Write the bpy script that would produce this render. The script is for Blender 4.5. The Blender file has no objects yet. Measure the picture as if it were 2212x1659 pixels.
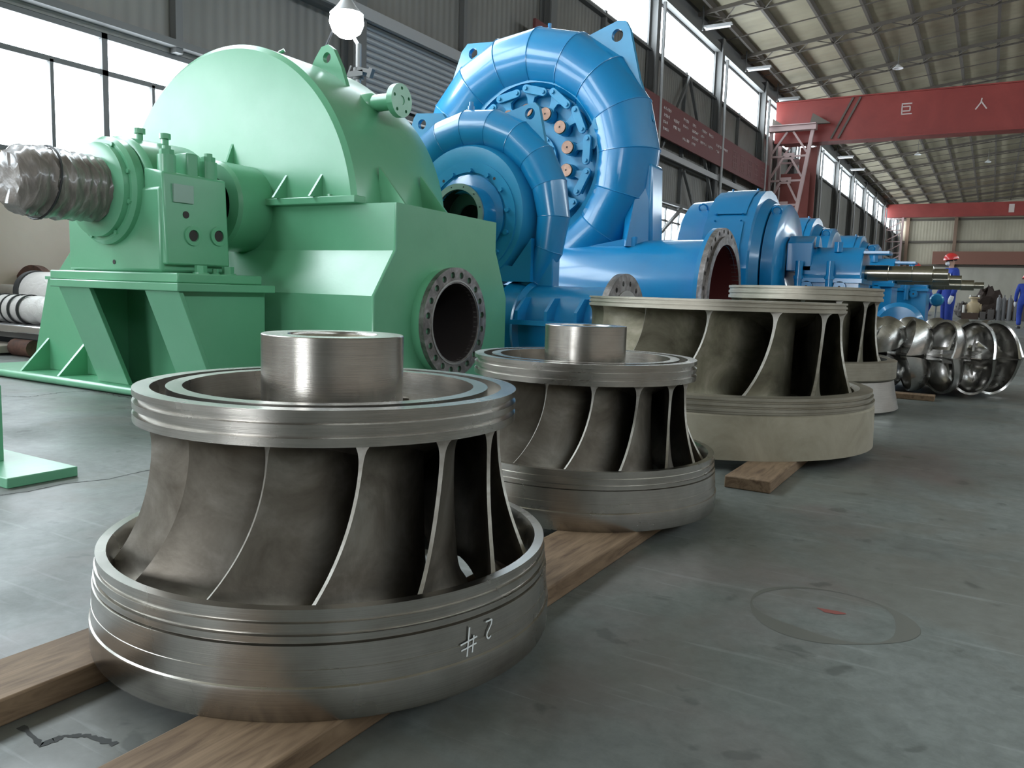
import bpy, bmesh, math, random
from mathutils import Vector, Matrix
from math import sin, cos, pi, radians as R, hypot, atan2, sqrt, exp
random.seed(7)
S = bpy.context.scene
COL = S.collection

# ------------------------------------------------------------------ camera
F, YAW, ROLL = 1730.0, R(30.6), R(1.8)
PITCH = math.atan((829.5 - 630.0) / F)
fw = Vector((-sin(YAW) * cos(PITCH), cos(YAW) * cos(PITCH), -sin(PITCH)))
r0 = Vector((cos(YAW), sin(YAW), 0)); u0 = r0.cross(fw)
rr = r0 * cos(ROLL) + u0 * sin(ROLL); uu = u0 * cos(ROLL) - r0 * sin(ROLL)
cd = bpy.data.cameras.new('camera'); cam = bpy.data.objects.new('camera', cd); COL.objects.link(cam)
cd.sensor_fit = 'HORIZONTAL'; cd.sensor_width = 36.0; cd.lens = 36.0 * F / 2212.0
cd.clip_start = 0.05; cd.clip_end = 500
M4 = Matrix((rr, uu, -fw)).transposed().to_4x4(); M4.translation = Vector((0, 0, 0.7))
cam.matrix_world = M4
S.camera = cam

# ------------------------------------------------------------------ world, daylight, exposure
W = bpy.data.worlds.new('world'); S.world = W; W.use_nodes = True
bg = W.node_tree.nodes['Background']; bg.inputs[0].default_value = (0.90, 0.95, 1.0, 1); bg.inputs[1].default_value = 14.0
S.view_settings.view_transform = 'Standard'; S.view_settings.look = 'None'
S.view_settings.gamma = 1; S.view_settings.use_curve_mapping = False
S.view_settings.exposure = 0.0
S.cycles.max_bounces = 7; S.cycles.diffuse_bounces = 4; S.cycles.glossy_bounces = 4
S.cycles.transparent_max_bounces = 8; S.cycles.transmission_bounces = 2
S.cycles.sample_clamp_indirect = 6.0; S.cycles.caustics_reflective = False; S.cycles.caustics_refractive = False
def portal(name, loc, rot, sx, sy):
    l = bpy.data.lights.new(name, 'AREA'); l.shape = 'RECTANGLE'; l.size = sx; l.size_y = sy
    l.cycles.is_portal = True
    o = bpy.data.objects.new(name, l); o.location = loc; o.rotation_euler = rot; COL.objects.link(o)
XL, XR, YB, YF = -9.0, 13.0, -16.0, 92.0            # the hall
ZE, SL, XRIDGE = 10.0, 0.12, 2.0                    # eave height, roof slope, ridge
for (z0, z1) in ((2.0, 3.5), (7.75, 9.15)):
    portal('window_portal', (XL - .12, 38, (z0 + z1) / 2), (0, -pi / 2, 0), z1 - z0, 108)
portal('window_portal', (XL - .12, 0.5, 6.67), (0, -pi / 2, 0), 2.15, 18.6)  # portal for the unseen windows made taller to light the green turbine
portal('window_portal', (XR + .12, 38, 8.45), (0, pi / 2, 0), 1.4, 108)
portal('door_portal', (-3.0, YB - .12, 2.2), (pi / 2, 0, 0), 5.0, 4.4)

# ------------------------------------------------------------------ materials
def N(nt, t, **k):
    n = nt.nodes.new(t)
    for a, b in k.items():
        if a in n.inputs: n.inputs[a].default_value = b
        else: setattr(n, a, b)
    return n
def ramp(nt, fac, stops):
    r_ = nt.nodes.new('ShaderNodeValToRGB'); e = r_.color_ramp.elements
    while len(e) < len(stops): e.new(0.5)
    for q, (p, c) in zip(e, stops):
        q.position = p; q.color = (*c, 1) if len(c) == 3 else c
    nt.links.new(fac, r_.inputs[0]); return r_.outputs[0]
def mix(nt, fac, a, b, mode='MIX'):
    m = nt.nodes.new('ShaderNodeMix'); m.data_type = 'RGBA'; m.blend_type = mode
    for i, v in ((0, fac), (6, a), (7, b)):
        if hasattr(v, 'is_output') or isinstance(v, bpy.types.NodeSocket): nt.links.new(v, m.inputs[i])
        else: m.inputs[i].default_value = v if not isinstance(v, tuple) else (*v, 1)[:4]
    return m.outputs[2]
def noise(nt, scale, detail=4, vec=None, dist=0.0, rough=0.55):
    n = N(nt, 'ShaderNodeTexNoise', Scale=scale, Detail=detail, Distortion=dist, Roughness=rough)
    if vec is not None: nt.links.new(vec, n.inputs['Vector'])
    return n.outputs['Fac']
def coords(nt, scale=(1, 1, 1), kind='Object', rot=(0, 0, 0), loc=(0, 0, 0)):
    tc = N(nt, 'ShaderNodeTexCoord'); mp = N(nt, 'ShaderNodeMapping')
    mp.inputs['Scale'].default_value = scale; mp.inputs['Rotation'].default_value = rot; mp.inputs['Location'].default_value = loc
    nt.links.new(tc.outputs[kind], mp.inputs['Vector']); return mp.outputs[0]
def bump(nt, h, strength=.2, dist=.01):
    b = N(nt, 'ShaderNodeBump', Strength=strength, Distance=dist); nt.links.new(h, b.inputs['Height']); return b.outputs[0]
def mat(name, color, rough=.5, metal=0.0, fn=None, coat=0.0, spec=.5):
    m = bpy.data.materials.new(name); m.use_nodes = True; nt = m.node_tree; b = nt.nodes['Principled BSDF']
    b.inputs['Base Color'].default_value = (*color, 1); b.inputs['Roughness'].default_value = rough
    b.inputs['Metallic'].default_value = metal; b.inputs['Coat Weight'].default_value = coat
    b.inputs['Coat Roughness'].default_value = .12; b.inputs['Specular IOR Level'].default_value = spec
    if fn: fn(nt, b)
    return m
def L(nt, a, b): nt.links.new(a, b)

def f_paint(dark, light, sc=2.2):
    def f(nt, b):
        v = coords(nt, kind='Object')
        c = ramp(nt, noise(nt, sc, 5, v), [(.3, dark), (.72, light)])
        L(nt, c, b.inputs['Base Color'])
        n2 = noise(nt, 38, 3, v)
        L(nt, bump(nt, n2, .12, .004), b.inputs['Normal'])
        r = N(nt, 'ShaderNodeMapRange'); r.inputs['To Min'].default_value = .24; r.inputs['To Max'].default_value = .42
        L(nt, noise(nt, 6, 4, v), r.inputs['Value']); L(nt, r.outputs[0], b.inputs['Roughness'])
    return f
GREEN = mat('green_paint', (.2, .5, .3), .35, 0, f_paint((.118, .375, .212), (.148, .43, .25)), coat=.55); GREEN.node_tree.nodes['Principled BSDF'].inputs['Coat Roughness'].default_value = .26
BLUE = mat('blue_paint', (.02, .28, .58), .3, 0, f_paint((.003, .185, .42), (.006, .235, .50), 1.4), coat=.7)
BLUE2 = mat('light_blue_paint', (.06, .36, .62), .5, 0, f_paint((.016, .235, .44), (.028, .29, .52)))
def f_turned(axis_scale, a, b_, rmin, rmax):
    def f(nt, b):
        v = coords(nt, scale=axis_scale)
        n1 = noise(nt, 1.0, 3, v)
        v2 = coords(nt); n2 = noise(nt, 5.5, 5, v2)
        c1 = ramp(nt, n2, [(.3, a), (.7, b_)])
        c = mix(nt, .12, c1, ramp(nt, n1, [(.35, (.25, .24, .22)), (.65, (.95, .93, .9))]), 'OVERLAY')
        L(nt, c, b.inputs['Base Color'])
        r = N(nt, 'ShaderNodeMapRange'); r.inputs['To Min'].default_value = rmin; r.inputs['To Max'].default_value = rmax
        L(nt, noise(nt, 3.0, 5, v2), r.inputs['Value']); L(nt, r.outputs[0], b.inputs['Roughness'])
        L(nt, bump(nt, n1, .06, .002), b.inputs['Normal'])
    return f
STEEL = mat('turned_steel', (.6, .58, .55), .3, 1, f_turned((6, 6, 900), (.285, .268, .24), (.47, .45, .415), .20, .34))
STEELG = mat('grey_machined_steel', (.5, .49, .47), .35, 1, f_turned((6, 6, 700), (.42, .41, .39), (.52, .51, .49), .3, .45))
DULL = mat('dull_cast_steel_rim', (.4, .38, .33), .5, 1, f_turned((5, 5, 300), (.30, .275, .225), (.44, .41, .345), .42, .6))
def f_cast(a, b_, c_, sc=7.0, rough=(.38, .62)):
    def f(nt, b):
        v = coords(nt)
        n1 = noise(nt, sc, 6, v, .6, .62); n2 = noise(nt, 70, 3, v)
        c = ramp(nt, n1, [(.28, a), (.5, b_), (.72, c_)])
        L(nt, c, b.inputs['Base Color'])
        r = N(nt, 'ShaderNodeMapRange'); r.inputs['To Min'].default_value = rough[0]; r.inputs['To Max'].default_value = rough[1]
        L(nt, noise(nt, 4, 4, v), r.inputs['Value']); L(nt, r.outputs[0], b.inputs['Roughness'])
        L(nt, bump(nt, n2, .12, .003), b.inputs['Normal'])
    return f
CAST = mat('ground_cast_steel', (.35, .33, .3), .45, 1, f_cast((.115, .098, .078), (.215, .192, .16), (.35, .325, .285)))
EDGE = mat('ground_blade_edge', (.36, .34, .31), .5, 1, f_cast((.22, .20, .17), (.34, .32, .285), (.46, .44, .40), 16, (.42, .6)))
CASTD = mat('dark_cast_steel', (.3, .27, .2), .5, 1, f_cast((.10, .09, .065), (.22, .205, .15), (.38, .35, .28), 5.0))
CASTB = mat('bucket_steel', (.4, .4, .38), .3, 1, f_cast((.30, .29, .27), (.46, .45, .43), (.62, .61, .6), 6.0, (.14, .36)))
SANDY = mat('sand_cast_steel', (.4, .36, .28), .7, .6, f_cast((.27, .24, .18), (.38, .345, .265), (.46, .42, .335), 4.0, (.5, .7)))
FLG = mat('bare_flange_steel', (.3, .28, .27), .45, .9, f_cast((.12, .11, .105), (.24, .22, .21), (.42, .40, .39), 12.0, (.35, .6)))
BRONZE = mat('brown_steel_cap', (.32, .22, .17), .35, 1, f_turned((30, 300, 30), (.15, .095, .075), (.26, .17, .13), .25, .4))
BORE = mat('bore_shade_black', (.05, .04, .04), .7, .3)  # near-black colour paints the shade inside bores and holes
REDIN = mat('red_oxide_lining', (.12, .02, .02), .6, 0)
DARKOIL = mat('oiled_dark_steel', (.07, .075, .065), .22, .85)
SHAFT = mat('polished_shaft_steel', (.42, .40, .33), .2, 1, f_turned((700, 5, 5), (.34, .32, .26), (.46, .44, .37), .15, .3))
def f_wood(nt, b):
    v = coords(nt, scale=(9, 1.1, 9))
    n = noise(nt, 3.2, 8, v, 1.6, .6)
    c = ramp(nt, n, [(.28, (.10, .058, .032)), (.45, (.225, .15, .09)), (.62, (.31, .215, .135)), (.8, (.18, .11, .065))])
    v2 = coords(nt); k = ramp(nt, noise(nt, 2.1, 4, v2), [(.35, (.55, .5, .45)), (.7, (1, 1, 1))])
    L(nt, mix(nt, 1.0, c, k, 'MULTIPLY'), b.inputs['Base Color'])
    L(nt, bump(nt, n, .3, .003), b.inputs['Normal'])
WOOD = mat('rough_plank_wood', (.4, .27, .16), .75, 0, f_wood)
def f_floor(nt, b):
    v = coords(nt)
    base = ramp(nt, noise(nt, .9, 8, v, .4, .62), [(.3, (.098, .108, .101)), (.5, (.138, .152, .144)), (.72, (.182, .196, .190))])
    fine = ramp(nt, noise(nt, 22, 8, v, .3, .75), [(.3, (.62, .62, .60)), (.62, (1.12, 1.12, 1.10))])
    c = mix(nt, .75, base, fine, 'MULTIPLY')
    # brown worn patches
    m1 = ramp(nt, noise(nt, 1.6, 7, coords(nt, loc=(3, 7, 0)), .8, .6), [(.50, (0, 0, 0)), (.60, (1, 1, 1))])
    c = mix(nt, mix(nt, .5, (0, 0, 0), m1), c, (.118, .112, .094))
    # reddish trace on the left
    m2 = ramp(nt, noise(nt, 1.1, 5, coords(nt, loc=(11, 2, 0)), .3), [(.56, (0, 0, 0)), (.66, (1, 1, 1))])
    c = mix(nt, mix(nt, .35, (0, 0, 0), m2), c, (.17, .12, .115))
    # small dark spots and scratches
    sp = ramp(nt, noise(nt, 9, 4, coords(nt, loc=(5, 5, 0)), .2, .5), [(.31, (1, 1, 1)), (.36, (0, 0, 0))])
    c = mix(nt, mix(nt, .55, (0, 0, 0), sp), c, (.05, .055, .05))
    sv = coords(nt, scale=(.9, 13, 1), rot=(0, 0, R(24)))
    sc = ramp(nt, noise(nt, 3.0, 3, sv, .4, .5), [(.62, (0, 0, 0)), (.70, (1, 1, 1))])
    c = mix(nt, mix(nt, .22, (0, 0, 0), sc), c, (.32, .34, .33))
    L(nt, c, b.inputs['Base Color'])
    r = N(nt, 'ShaderNodeMapRange'); r.inputs['From Min'].default_value = .3; r.inputs['From Max'].default_value = .7
    r.inputs['To Min'].default_value = .30; r.inputs['To Max'].default_value = .62
    L(nt, noise(nt, 2.3, 6, v, .5), r.inputs['Value']); L(nt, r.outputs[0], b.inputs['Roughness'])
    L(nt, bump(nt, noise(nt, 30, 5, v), .1, .004), b.inputs['Normal'])
FLOOR = mat('painted_concrete_floor', (.16, .18, .18), .4, 0, f_floor)
def f_corr(ax, per, a, b_):
    def f(nt, b):
        w = N(nt, 'ShaderNodeTexWave', Scale=1.0, Distortion=0.0); w.bands_direction = ax; w.wave_profile = 'SIN'
        s = 6.2832 / per / 20.0 * 10 / pi
        tc = N(nt, 'ShaderNodeTexCoord'); mp = N(nt, 'ShaderNodeMapping'); k = .31416 / per
        mp.inputs['Scale'].default_value = (k, k, k); L(nt, tc.outputs['Object'], mp.inputs['Vector']); L(nt, mp.outputs[0], w.inputs['Vector'])
        v = coords(nt, scale=(.5, .5, .25))
        c = ramp(nt, noise(nt, 1.6, 6, v, .3), [(.3, a), (.7, b_)])
        L(nt, c, b.inputs['Base Color'])
        L(nt, bump(nt, w.outputs['Fac'], .4, .03), b.inputs['Normal'])
    return f
WALLM = mat('corrugated_grey_cladding', (.2, .2, .19), .6, 0, f_corr('Y', .18, (.155, .148, .135), (.215, .205, .185)))
WALLF = mat('corrugated_far_cladding', (.3, .28, .24), .6, 0, f_corr('X', .28, (.33, .30, .225), (.42, .385, .295)))
ROOFM = mat('corrugated_roof_deck', (.3, .28, .22), .65, 0, f_corr('Y', .45, (.31, .27, .185), (.40, .355, .25)))
def f_plaster(nt, b):
    v = coords(nt); L(nt, ramp(nt, noise(nt, .8, 7, v, .5), [(.3, (.60, .475, .39)), (.7, (.74, .61, .52))]), b.inputs['Base Color'])
PLASTER = mat('beige_plaster', (.4, .33, .28), .8, 0, f_plaster)
RIBM = mat('ribbed_shutter_metal', (.36, .375, .39), .42, .3)
IRON = mat('dark_grey_steelwork', (.135, .135, .132), .6, .2)
IRONL = mat('light_grey_steelwork', (.33, .33, .33), .5, .3)
BRACE = mat('roof_steelwork', (.10, .085, .07), .7, .1)
RED = mat('crane_red_paint', (.30, .042, .032), .5, 0, f_cast((.19, .024, .020), (.23, .031, .025), (.28, .042, .034), .6, (.4, .55)))
REDD = mat('dark_red_paint', (.14, .035, .035), .6)
PINK = mat('faded_red_steelwork', (.42, .30, .29), .6)
WHITE = mat('faded_white_paint', (.55, .45, .42), .6)
BANW = mat('banner_white_letters', (.75, .68, .68), .6)
CHALK = mat('white_chalk', (.75, .78, .78), .9)
BLACK = mat('black_rubber_tape', (.02, .02, .022), .5)
RUST = mat('rusty_steel', (.10, .05, .04), .75, .3, f_cast((.05, .03, .025), (.11, .055, .04), (.17, .09, .06), 9, (.6, .85)))
TAN = mat('tan_machine_paint', (.42, .33, .2), .6)
SILVER = mat('bright_sheet_steel', (.7, .7, .72), .25, .9)
def f_wrap(nt, b):
    v = coords(nt, scale=(1, 4, 1)); n = noise(nt, 5, 6, v, 1.5, .6)
    c = ramp(nt, n, [(.3, (.12, .105, .095)), (.55, (.21, .185, .165)), (.72, (.36, .33, .31))])
    L(nt, c, b.inputs['Base Color']); L(nt, bump(nt, n, .6, .012), b.inputs['Normal'])
WRAP = mat('plastic_film_wrapping', (.33, .3, .28), .32, 0, f_wrap, coat=.5)
WRAPW = mat('white_film_wrapping', (.66, .64, .62), .35, 0, lambda nt, b: L(nt, bump(nt, noise(nt, 8, 6, coords(nt), 1.5), .6, .02), b.inputs['Normal']), coat=.4)
COVER = mat('royal_blue_cloth', (.014, .04, .28), .8, 0, f_cast((.012, .03, .22), (.016, .045, .30), (.025, .06, .36), 6, (.75, .9)))
SKIN = mat('skin', (.5, .3, .22), .55)
GLOVE = mat('white_glove_cloth', (.7, .7, .7), .8)
HELMET = mat('red_plastic', (.55, .03, .03), .3, coat=.4)
HAIR = mat('black_hair', (.015, .013, .012), .6)
def glassmat():
    m = bpy.data.materials.new('window_glass'); m.use_nodes = True; nt = m.node_tree; nt.nodes.clear()
    o = N(nt, 'ShaderNodeOutputMaterial'); t = N(nt, 'ShaderNodeBsdfTransparent'); g = N(nt, 'ShaderNodeBsdfGlossy', Roughness=.05)
    t.inputs[0].default_value = (.93, .96, .97, 1); mx = N(nt, 'ShaderNodeMixShader'); mx.inputs[0].default_value = .05
    L(nt, t.outputs[0], mx.inputs[1]); L(nt, g.outputs[0], mx.inputs[2]); L(nt, mx.outputs[0], o.inputs[0]); return m
GLASS = glassmat()
def emis(name, c, s):
    m = bpy.data.materials.new(name); m.use_nodes = True; b = m.node_tree.nodes['Principled BSDF']
    b.inputs['Emission Color'].default_value = (*c, 1); b.inputs['Emission Strength'].default_value = s; return m
LAMPON = emis('lit_lamp_glass', (.9, .97, 1.0), 60.0)
TUBE = mat('unlit_white_tube', (.8, .8, .8), .4)

# ------------------------------------------------------------------ mesh helpers
AX = {'X': lambda a, b, h: (h, a, b), 'Y': lambda a, b, h: (a, h, b), 'Z': lambda a, b, h: (a, b, h)}
class MB:
    def __init__(s): s.v = []; s.f = []
    def add(s, vs, fs):
        o = len(s.v); s.v += [tuple(p) for p in vs]; s.f += [tuple(i + o for i in f) for f in fs]; return s
    def box(s, x0, x1, y0, y1, z0, z1):
        return s.add([(x, y, z) for x in (x0, x1) for y in (y0, y1) for z in (z0, z1)],
                     [(0, 1, 3, 2), (4, 6, 7, 5), (0, 4, 5, 1), (2, 3, 7, 6), (0, 2, 6, 4), (1, 5, 7, 3)])
    def prism(s, pts, ax, h0, h1):
        n = len(pts); T = AX[ax]
        return s.add([T(a, b, h0) for a, b in pts] + [T(a, b, h1) for a, b in pts],
                     [tuple(range(n)), tuple(range(2 * n - 1, n - 1, -1))] + [(i, (i + 1) % n, n + (i + 1) % n, n + i) for i in range(n)])
    def cyl(s, p0, p1, ra, rb=None, n=24):
        rb = ra if rb is None else rb; p0 = Vector(p0); p1 = Vector(p1); d = (p1 - p0).normalized()
        a = d.orthogonal().normalized(); b = d.cross(a); vs = []
        for p, q in ((p0, ra), (p1, rb)):
            vs += [p + (a * cos(2 * pi * i / n) + b * sin(2 * pi * i / n)) * q for i in range(n)]
        return s.add(vs, [tuple(range(n - 1, -1, -1)), tuple(range(n, 2 * n))] + [(i, (i + 1) % n, n + (i + 1) % n, n + i) for i in range(n)])
    def lathe(s, prof, n=64, c=(0, 0, 0), ax='Z', closed=False, a0=0, a1=2 * pi):
        full = abs(a1 - a0 - 2 * pi) < 1e-6; m = n if full else n + 1; k = len(prof); vs = []
        for i in range(m):
            t = a0 + (a1 - a0) * i / n
            for (r_, h) in prof:
                p = AX[ax](r_ * cos(t), r_ * sin(t), h); vs.append((p[0] + c[0], p[1] + c[1], p[2] + c[2]))
        fs = []
        for i in range(n):
            j = (i + 1) % m
            for q in range(k if closed else k - 1):
                w = (q + 1) % k; fs.append((i * k + q, j * k + q, j * k + w, i * k + w))
        if not full and closed: fs += [tuple(range(k)), tuple(range((m - 1) * k + k - 1, (m - 1) * k - 1, -1))]
        return s.add(vs, fs)
    def tube(s, path, r_, n=8, caps=True):
        P = [Vector(p) for p in path]; vs = []; up = None
        for i, p in enumerate(P):
            d = (P[min(i + 1, len(P) - 1)] - P[max(i - 1, 0)]).normalized()
            a = d.orthogonal().normalized() if up is None else (up - d * up.dot(d)).normalized(); up = a; b = d.cross(a)
            q = r_[i] if isinstance(r_, (list, tuple)) else r_
            vs += [p + (a * cos(2 * pi * k / n) + b * sin(2 * pi * k / n)) * q for k in range(n)]
        fs = [(i * n + k, i * n + (k + 1) % n, (i + 1) * n + (k + 1) % n, (i + 1) * n + k) for i in range(len(P) - 1) for k in range(n)]
        if caps: fs += [tuple(range(n - 1, -1, -1)), tuple(range((len(P) - 1) * n, len(P) * n))]
        return s.add(vs, fs)
    def bar(s, p0, p1, w, h=None):
        h = h or w; p0 = Vector(p0); p1 = Vector(p1); d = (p1 - p0).normalized()
        a = d.cross(Vector((0, 0, 1))); a = Vector((1, 0, 0)) if a.length < .01 else a.normalized(); b = d.cross(a); vs = []
        for p in (p0, p1): vs += [p + a * x * w / 2 + b * y * h / 2 for x, y in ((-1, -1), (1, -1), (1, 1), (-1, 1))]
        return s.add(vs, [(3, 2, 1, 0), (4, 5, 6, 7)] + [(i, (i + 1) % 4, 4 + (i + 1) % 4, 4 + i) for i in range(4)])
    def hexn(s, c, r_, h, d=(0, 0, 1)):
        c = Vector(c); return s.cyl(c, c + Vector(d) * h, r_, n=6)
    def holeplate(s, pts, hc, hr, ax, h0, h1, n=40):
        """plate with outline pts (star shaped about hc) and a round hole"""
        T = AX[ax]; A = sorted(set([2 * pi * i / n for i in range(n)] + [atan2(b - hc[1], a - hc[0]) % (2 * pi) for a, b in pts]))
        outer = []
        for t in A:
            dx, dy = cos(t), sin(t); best = None
            for i in range(len(pts)):
                (ax_, ay), (bx, by) = pts[i], pts[(i + 1) % len(pts)]
                ex, ey = bx - ax_, by - ay; den = dx * ey - dy * ex
                if abs(den) < 1e-12: continue
                u = ((ax_ - hc[0]) * ey - (ay - hc[1]) * ex) / den; w = ((ax_ - hc[0]) * dy - (ay - hc[1]) * dx) / den
                if u > 0 and -1e-6 <= w <= 1 + 1e-6: best = u if best is None else max(best, u)
            outer.append((hc[0] + dx * (best or hr * 1.3), hc[1] + dy * (best or hr * 1.3)))
        inner = [(hc[0] + cos(t) * hr, hc[1] + sin(t) * hr) for t in A]; m = len(A)
        vs = [T(*p, h0) for p in outer] + [T(*p, h0) for p in inner] + [T(*p, h1) for p in outer] + [T(*p, h1) for p in inner]; fs = []
        for i in range(m):
            j = (i + 1) % m
            fs += [(i, j, m + j, m + i), (2 * m + i, 3 * m + i, 3 * m + j, 2 * m + j), (i, 2 * m + i, 2 * m + j, j), (m + i, m + j, 3 * m + j, 3 * m + i)]
        return s.add(vs, fs)
    def flange(s, c, ax, r1, r2, rb, rh, nb, h0, h1, off=0.5):
        """ring plate r1..r2 with nb real bolt holes of radius rh on radius rb"""
        T = AX[ax]; q = 4; m = 4 * q
        for k in range(nb):
            t0 = 2 * pi * (k + off) / nb; hw = pi / nb; B = []; H = []
            sq = [(-1 + 2 * i / q, -1) for i in range(q)] + [(1, -1 + 2 * i / q) for i in range(q)] + [(1 - 2 * i / q, 1) for i in range(q)] + [(-1, 1 - 2 * i / q) for i in range(q)]
            for (a, b) in sq:
                rad = (r1 + r2) / 2 + b * (r2 - r1) / 2; t = t0 + a * hw; B.append((rad * cos(t), rad * sin(t)))
                x = a * rb * hw; y = b * (r2 - r1) / 2; l = hypot(x, y); x, y = x / l * rh, y / l * rh
                H.append(((rb + y) * cos(t0) - x * sin(t0), (rb + y) * sin(t0) + x * cos(t0)))
            vs = []
            for h in (h0, h1):
                for P in (B, H): vs += [tuple(u + w for u, w in zip(T(a, b, h), c)) for a, b in P]
            fs = []
            for i in range(m):
                j = (i + 1) % m
                fs += [(i, j, m + j, m + i), (2 * m + i, 3 * m + i, 3 * m + j, 2 * m + j), (m + i, m + j, 3 * m + j, 3 * m + i)]
                if i < q or 2 * q <= i < 3 * q: fs.append((i, 2 * m + i, 2 * m + j, j))
            s.add(vs, fs)
        return s
    def grid(s, P, cu=False, cv=False):
        n, m = len(P), len(P[0]); vs = [p for row in P for p in row]; fs = []
        for i in range(n if cu else n - 1):
            for j in range(m if cv else m - 1):
                a, b = (i + 1) % n, (j + 1) % m; fs.append((i * m + j, a * m + j, a * m + b, i * m + b))
        return s.add(vs, fs)
    def build(s, name, m, parent=None, bev=0.0, smooth=True, fix=True, ang=35, loc=None):
        q = parent
        while q is not None and q.parent is not None: q = q.parent
        ox, oy, oz = q.location if q is not None else (loc or (0, 0, 0))
        me = bpy.data.meshes.new(name); me.from_pydata([(p[0] - ox, p[1] - oy, p[2] - oz) for p in s.v], [], s.f)
        me.materials.append(m)
        if fix:
            bm = bmesh.new(); bm.from_mesh(me); bmesh.ops.recalc_face_normals(bm, faces=bm.faces); bm.to_mesh(me); bm.free()
        if smooth:
            me.polygons.foreach_set('use_smooth', [True] * len(me.polygons)); me.set_sharp_from_angle(angle=R(ang))
        o = bpy.data.objects.new(name, me); COL.objects.link(o)
        if parent is not None: o.parent = parent
        if loc: o.location = loc
        if bev:
            b = o.modifiers.new('bevel', 'BEVEL'); b.width = bev; b.segments = 2; b.limit_method = 'ANGLE'; b.angle_limit = R(40)
            b.harden_normals = False
        return o
def tag(o, label=None, cat=None, group=None, kind=None):
    if label: o['label'] = label
    if cat: o['category'] = cat
    if group: o['group'] = group
    if kind: o['kind'] = kind
    return o
def thing(name, label, cat, loc=(0, 0, 0), rz=0.0, group=None):
    o = bpy.data.objects.new(name, None); o.empty_display_size = .1; COL.objects.link(o); o.location = loc; o.rotation_euler = (0, 0, rz)
    return tag(o, label, cat, group)
def copy_tree(o, parent=None):
    c = o.copy(); COL.objects.link(c); c.parent = parent
    for ch in [q for q in bpy.data.objects if q.parent == o]: copy_tree(ch, c)
    return c
def struct(mb, name, m, **k): return tag(mb.build(name, m, **k), kind='structure')
def lbl(o, t): o['label'] = t; return o

# ------------------------------------------------------------------ the hall
struct(MB().box(XL - .3, XR + .3, YB - .3, YF + .3, -.2, 0), 'floor', FLOOR, smooth=False)
def wallbox(side, z0, z1, y0=YB, y1=YF):
    x = (XL - .1, XL) if side == 'l' else (XR, XR + .1); return MB().box(x[0], x[1], y0, y1, z0, z1)
struct(wallbox('l', 0, 2.0), 'wall_left', PLASTER, smooth=False)
struct(wallbox('l', 3.5, 7.75, 9.8).box(XL - .1, XL, YB, 9.8, 3.5, 5.6).box(XL - .1, XL, YB, -8.8, 5.6, 7.75), 'wall_left', WALLM, smooth=False)
struct(wallbox('l', 9.15, 10.3), 'wall_left', IRON, smooth=False)
struct(wallbox('r', 0, 2.0), 'wall_right', PLASTER, smooth=False)
struct(wallbox('r', 2.0, 7.75), 'wall_right', WALLM, smooth=False)
struct(wallbox('r', 9.15, 10.3), 'wall_right', IRON, smooth=False)
struct(MB().box(XL - .1, XR + .1, YF, YF + .1, 4.6, 11.6), 'wall_far', WALLF, smooth=False)
struct(MB().box(XL - .1, XR + .1, YF - .15, YF, 0, 4.6), 'wall_far', mat('pale_corrugated_cladding', (.3, .3, .26), .6, 0, f_corr('X', .9, (.33, .315, .26), (.41, .39, .33))), smooth=False)
bw = MB().box(XL - .1, -5.5, YB - .1, YB, 0, 11.6).box(-.5, XR + .1, YB - .1, YB, 0, 11.6).box(-5.5, -.5, YB - .1, YB, 4.4, 11.6)
struct(bw, 'wall_back', WALLM, smooth=False)
zr = lambda x: ZE + SL * (min(x, XRIDGE) - XL) - SL * max(0, x - XRIDGE)
def roof(x0, x1, y0, y1):
    return [(x0, y0, zr(x0)), (x1, y0, zr(x1)), (x1, y1, zr(x1)), (x0, y1, zr(x0))], x0
def slab(mb, x0, x1, y0, y1):
    vs = [(x, y, zr(x) + d) for d in (0, .08) for (x, y) in ((x0, y0), (x1, y0), (x1, y1), (x0, y1))]
    mb.add(vs, [(3, 2, 1, 0), (4, 5, 6, 7), (0, 1, 5, 4), (1, 2, 6, 5), (2, 3, 7, 6), (3, 0, 4, 7)])
rf = MB(); slab(rf, XL - .3, XRIDGE, YB - .2, YF + .2); slab(rf, XRIDGE, XR + .3, YB - .2, YF + .2)
struct(rf, 'ceiling', ROOFM, smooth=False)
# windows on both long walls, one per bay
BAY, Y0B = 6.2, 22.2 - 6.2 * 6
bays = [Y0B + BAY * k for k in range(0, 18)]
wn = 0
def window(side, ya, yb, za, zb, mull, rail, minor=()):
    global wn; wn += 1
    x = (XL - .07, XL - .01) if side == 'l' else (XR + .01, XR + .07)
    f = MB(); t = .035
    f.box(*x, ya, yb, za, za + .06).box(*x, ya, yb, zb - .06, zb).box(*x, ya, ya + .06, za, zb).box(*x, yb - .06, yb, za, zb)
    for y in mull: f.box(*x, y - t, y + t, za, zb)
    for y in minor: f.box(*x, y - .02, y + .02, za, rail)
    if rail: f.box(*x, ya, yb, rail - .03, rail + .03)
    o = struct(f, 'window_%d' % wn, IRONL if side == 'l' and za > 5 else IRON, smooth=False)
    xm = (x[0] + x[1]) / 2
    MB().box(xm - .004, xm + .004, ya, yb, za, zb).build('window_pane', GLASS, o, smooth=False)
for k, yb in enumerate(bays[:-1]):
    ya = yb + BAY
    if ya > YF: ya = YF
    mu = [5.8 + 1.24 * q for q in range(-20, 75)]
    window('l', yb, ya, 2.0, 3.5, [y for y in mu if yb + .2 < y < ya - .2], 3.06, [y - .62 for y in mu if yb + .2 < y - .62 < ya - .2])
    window('l', yb, ya, 5.6 if -9 < yb < 9 else 7.75, 9.15, [yb + BAY * q / 3 for q in (1, 2)] if yb > 40 else [], 0)  # unseen near bays made taller, added light for the green turbine
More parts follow.
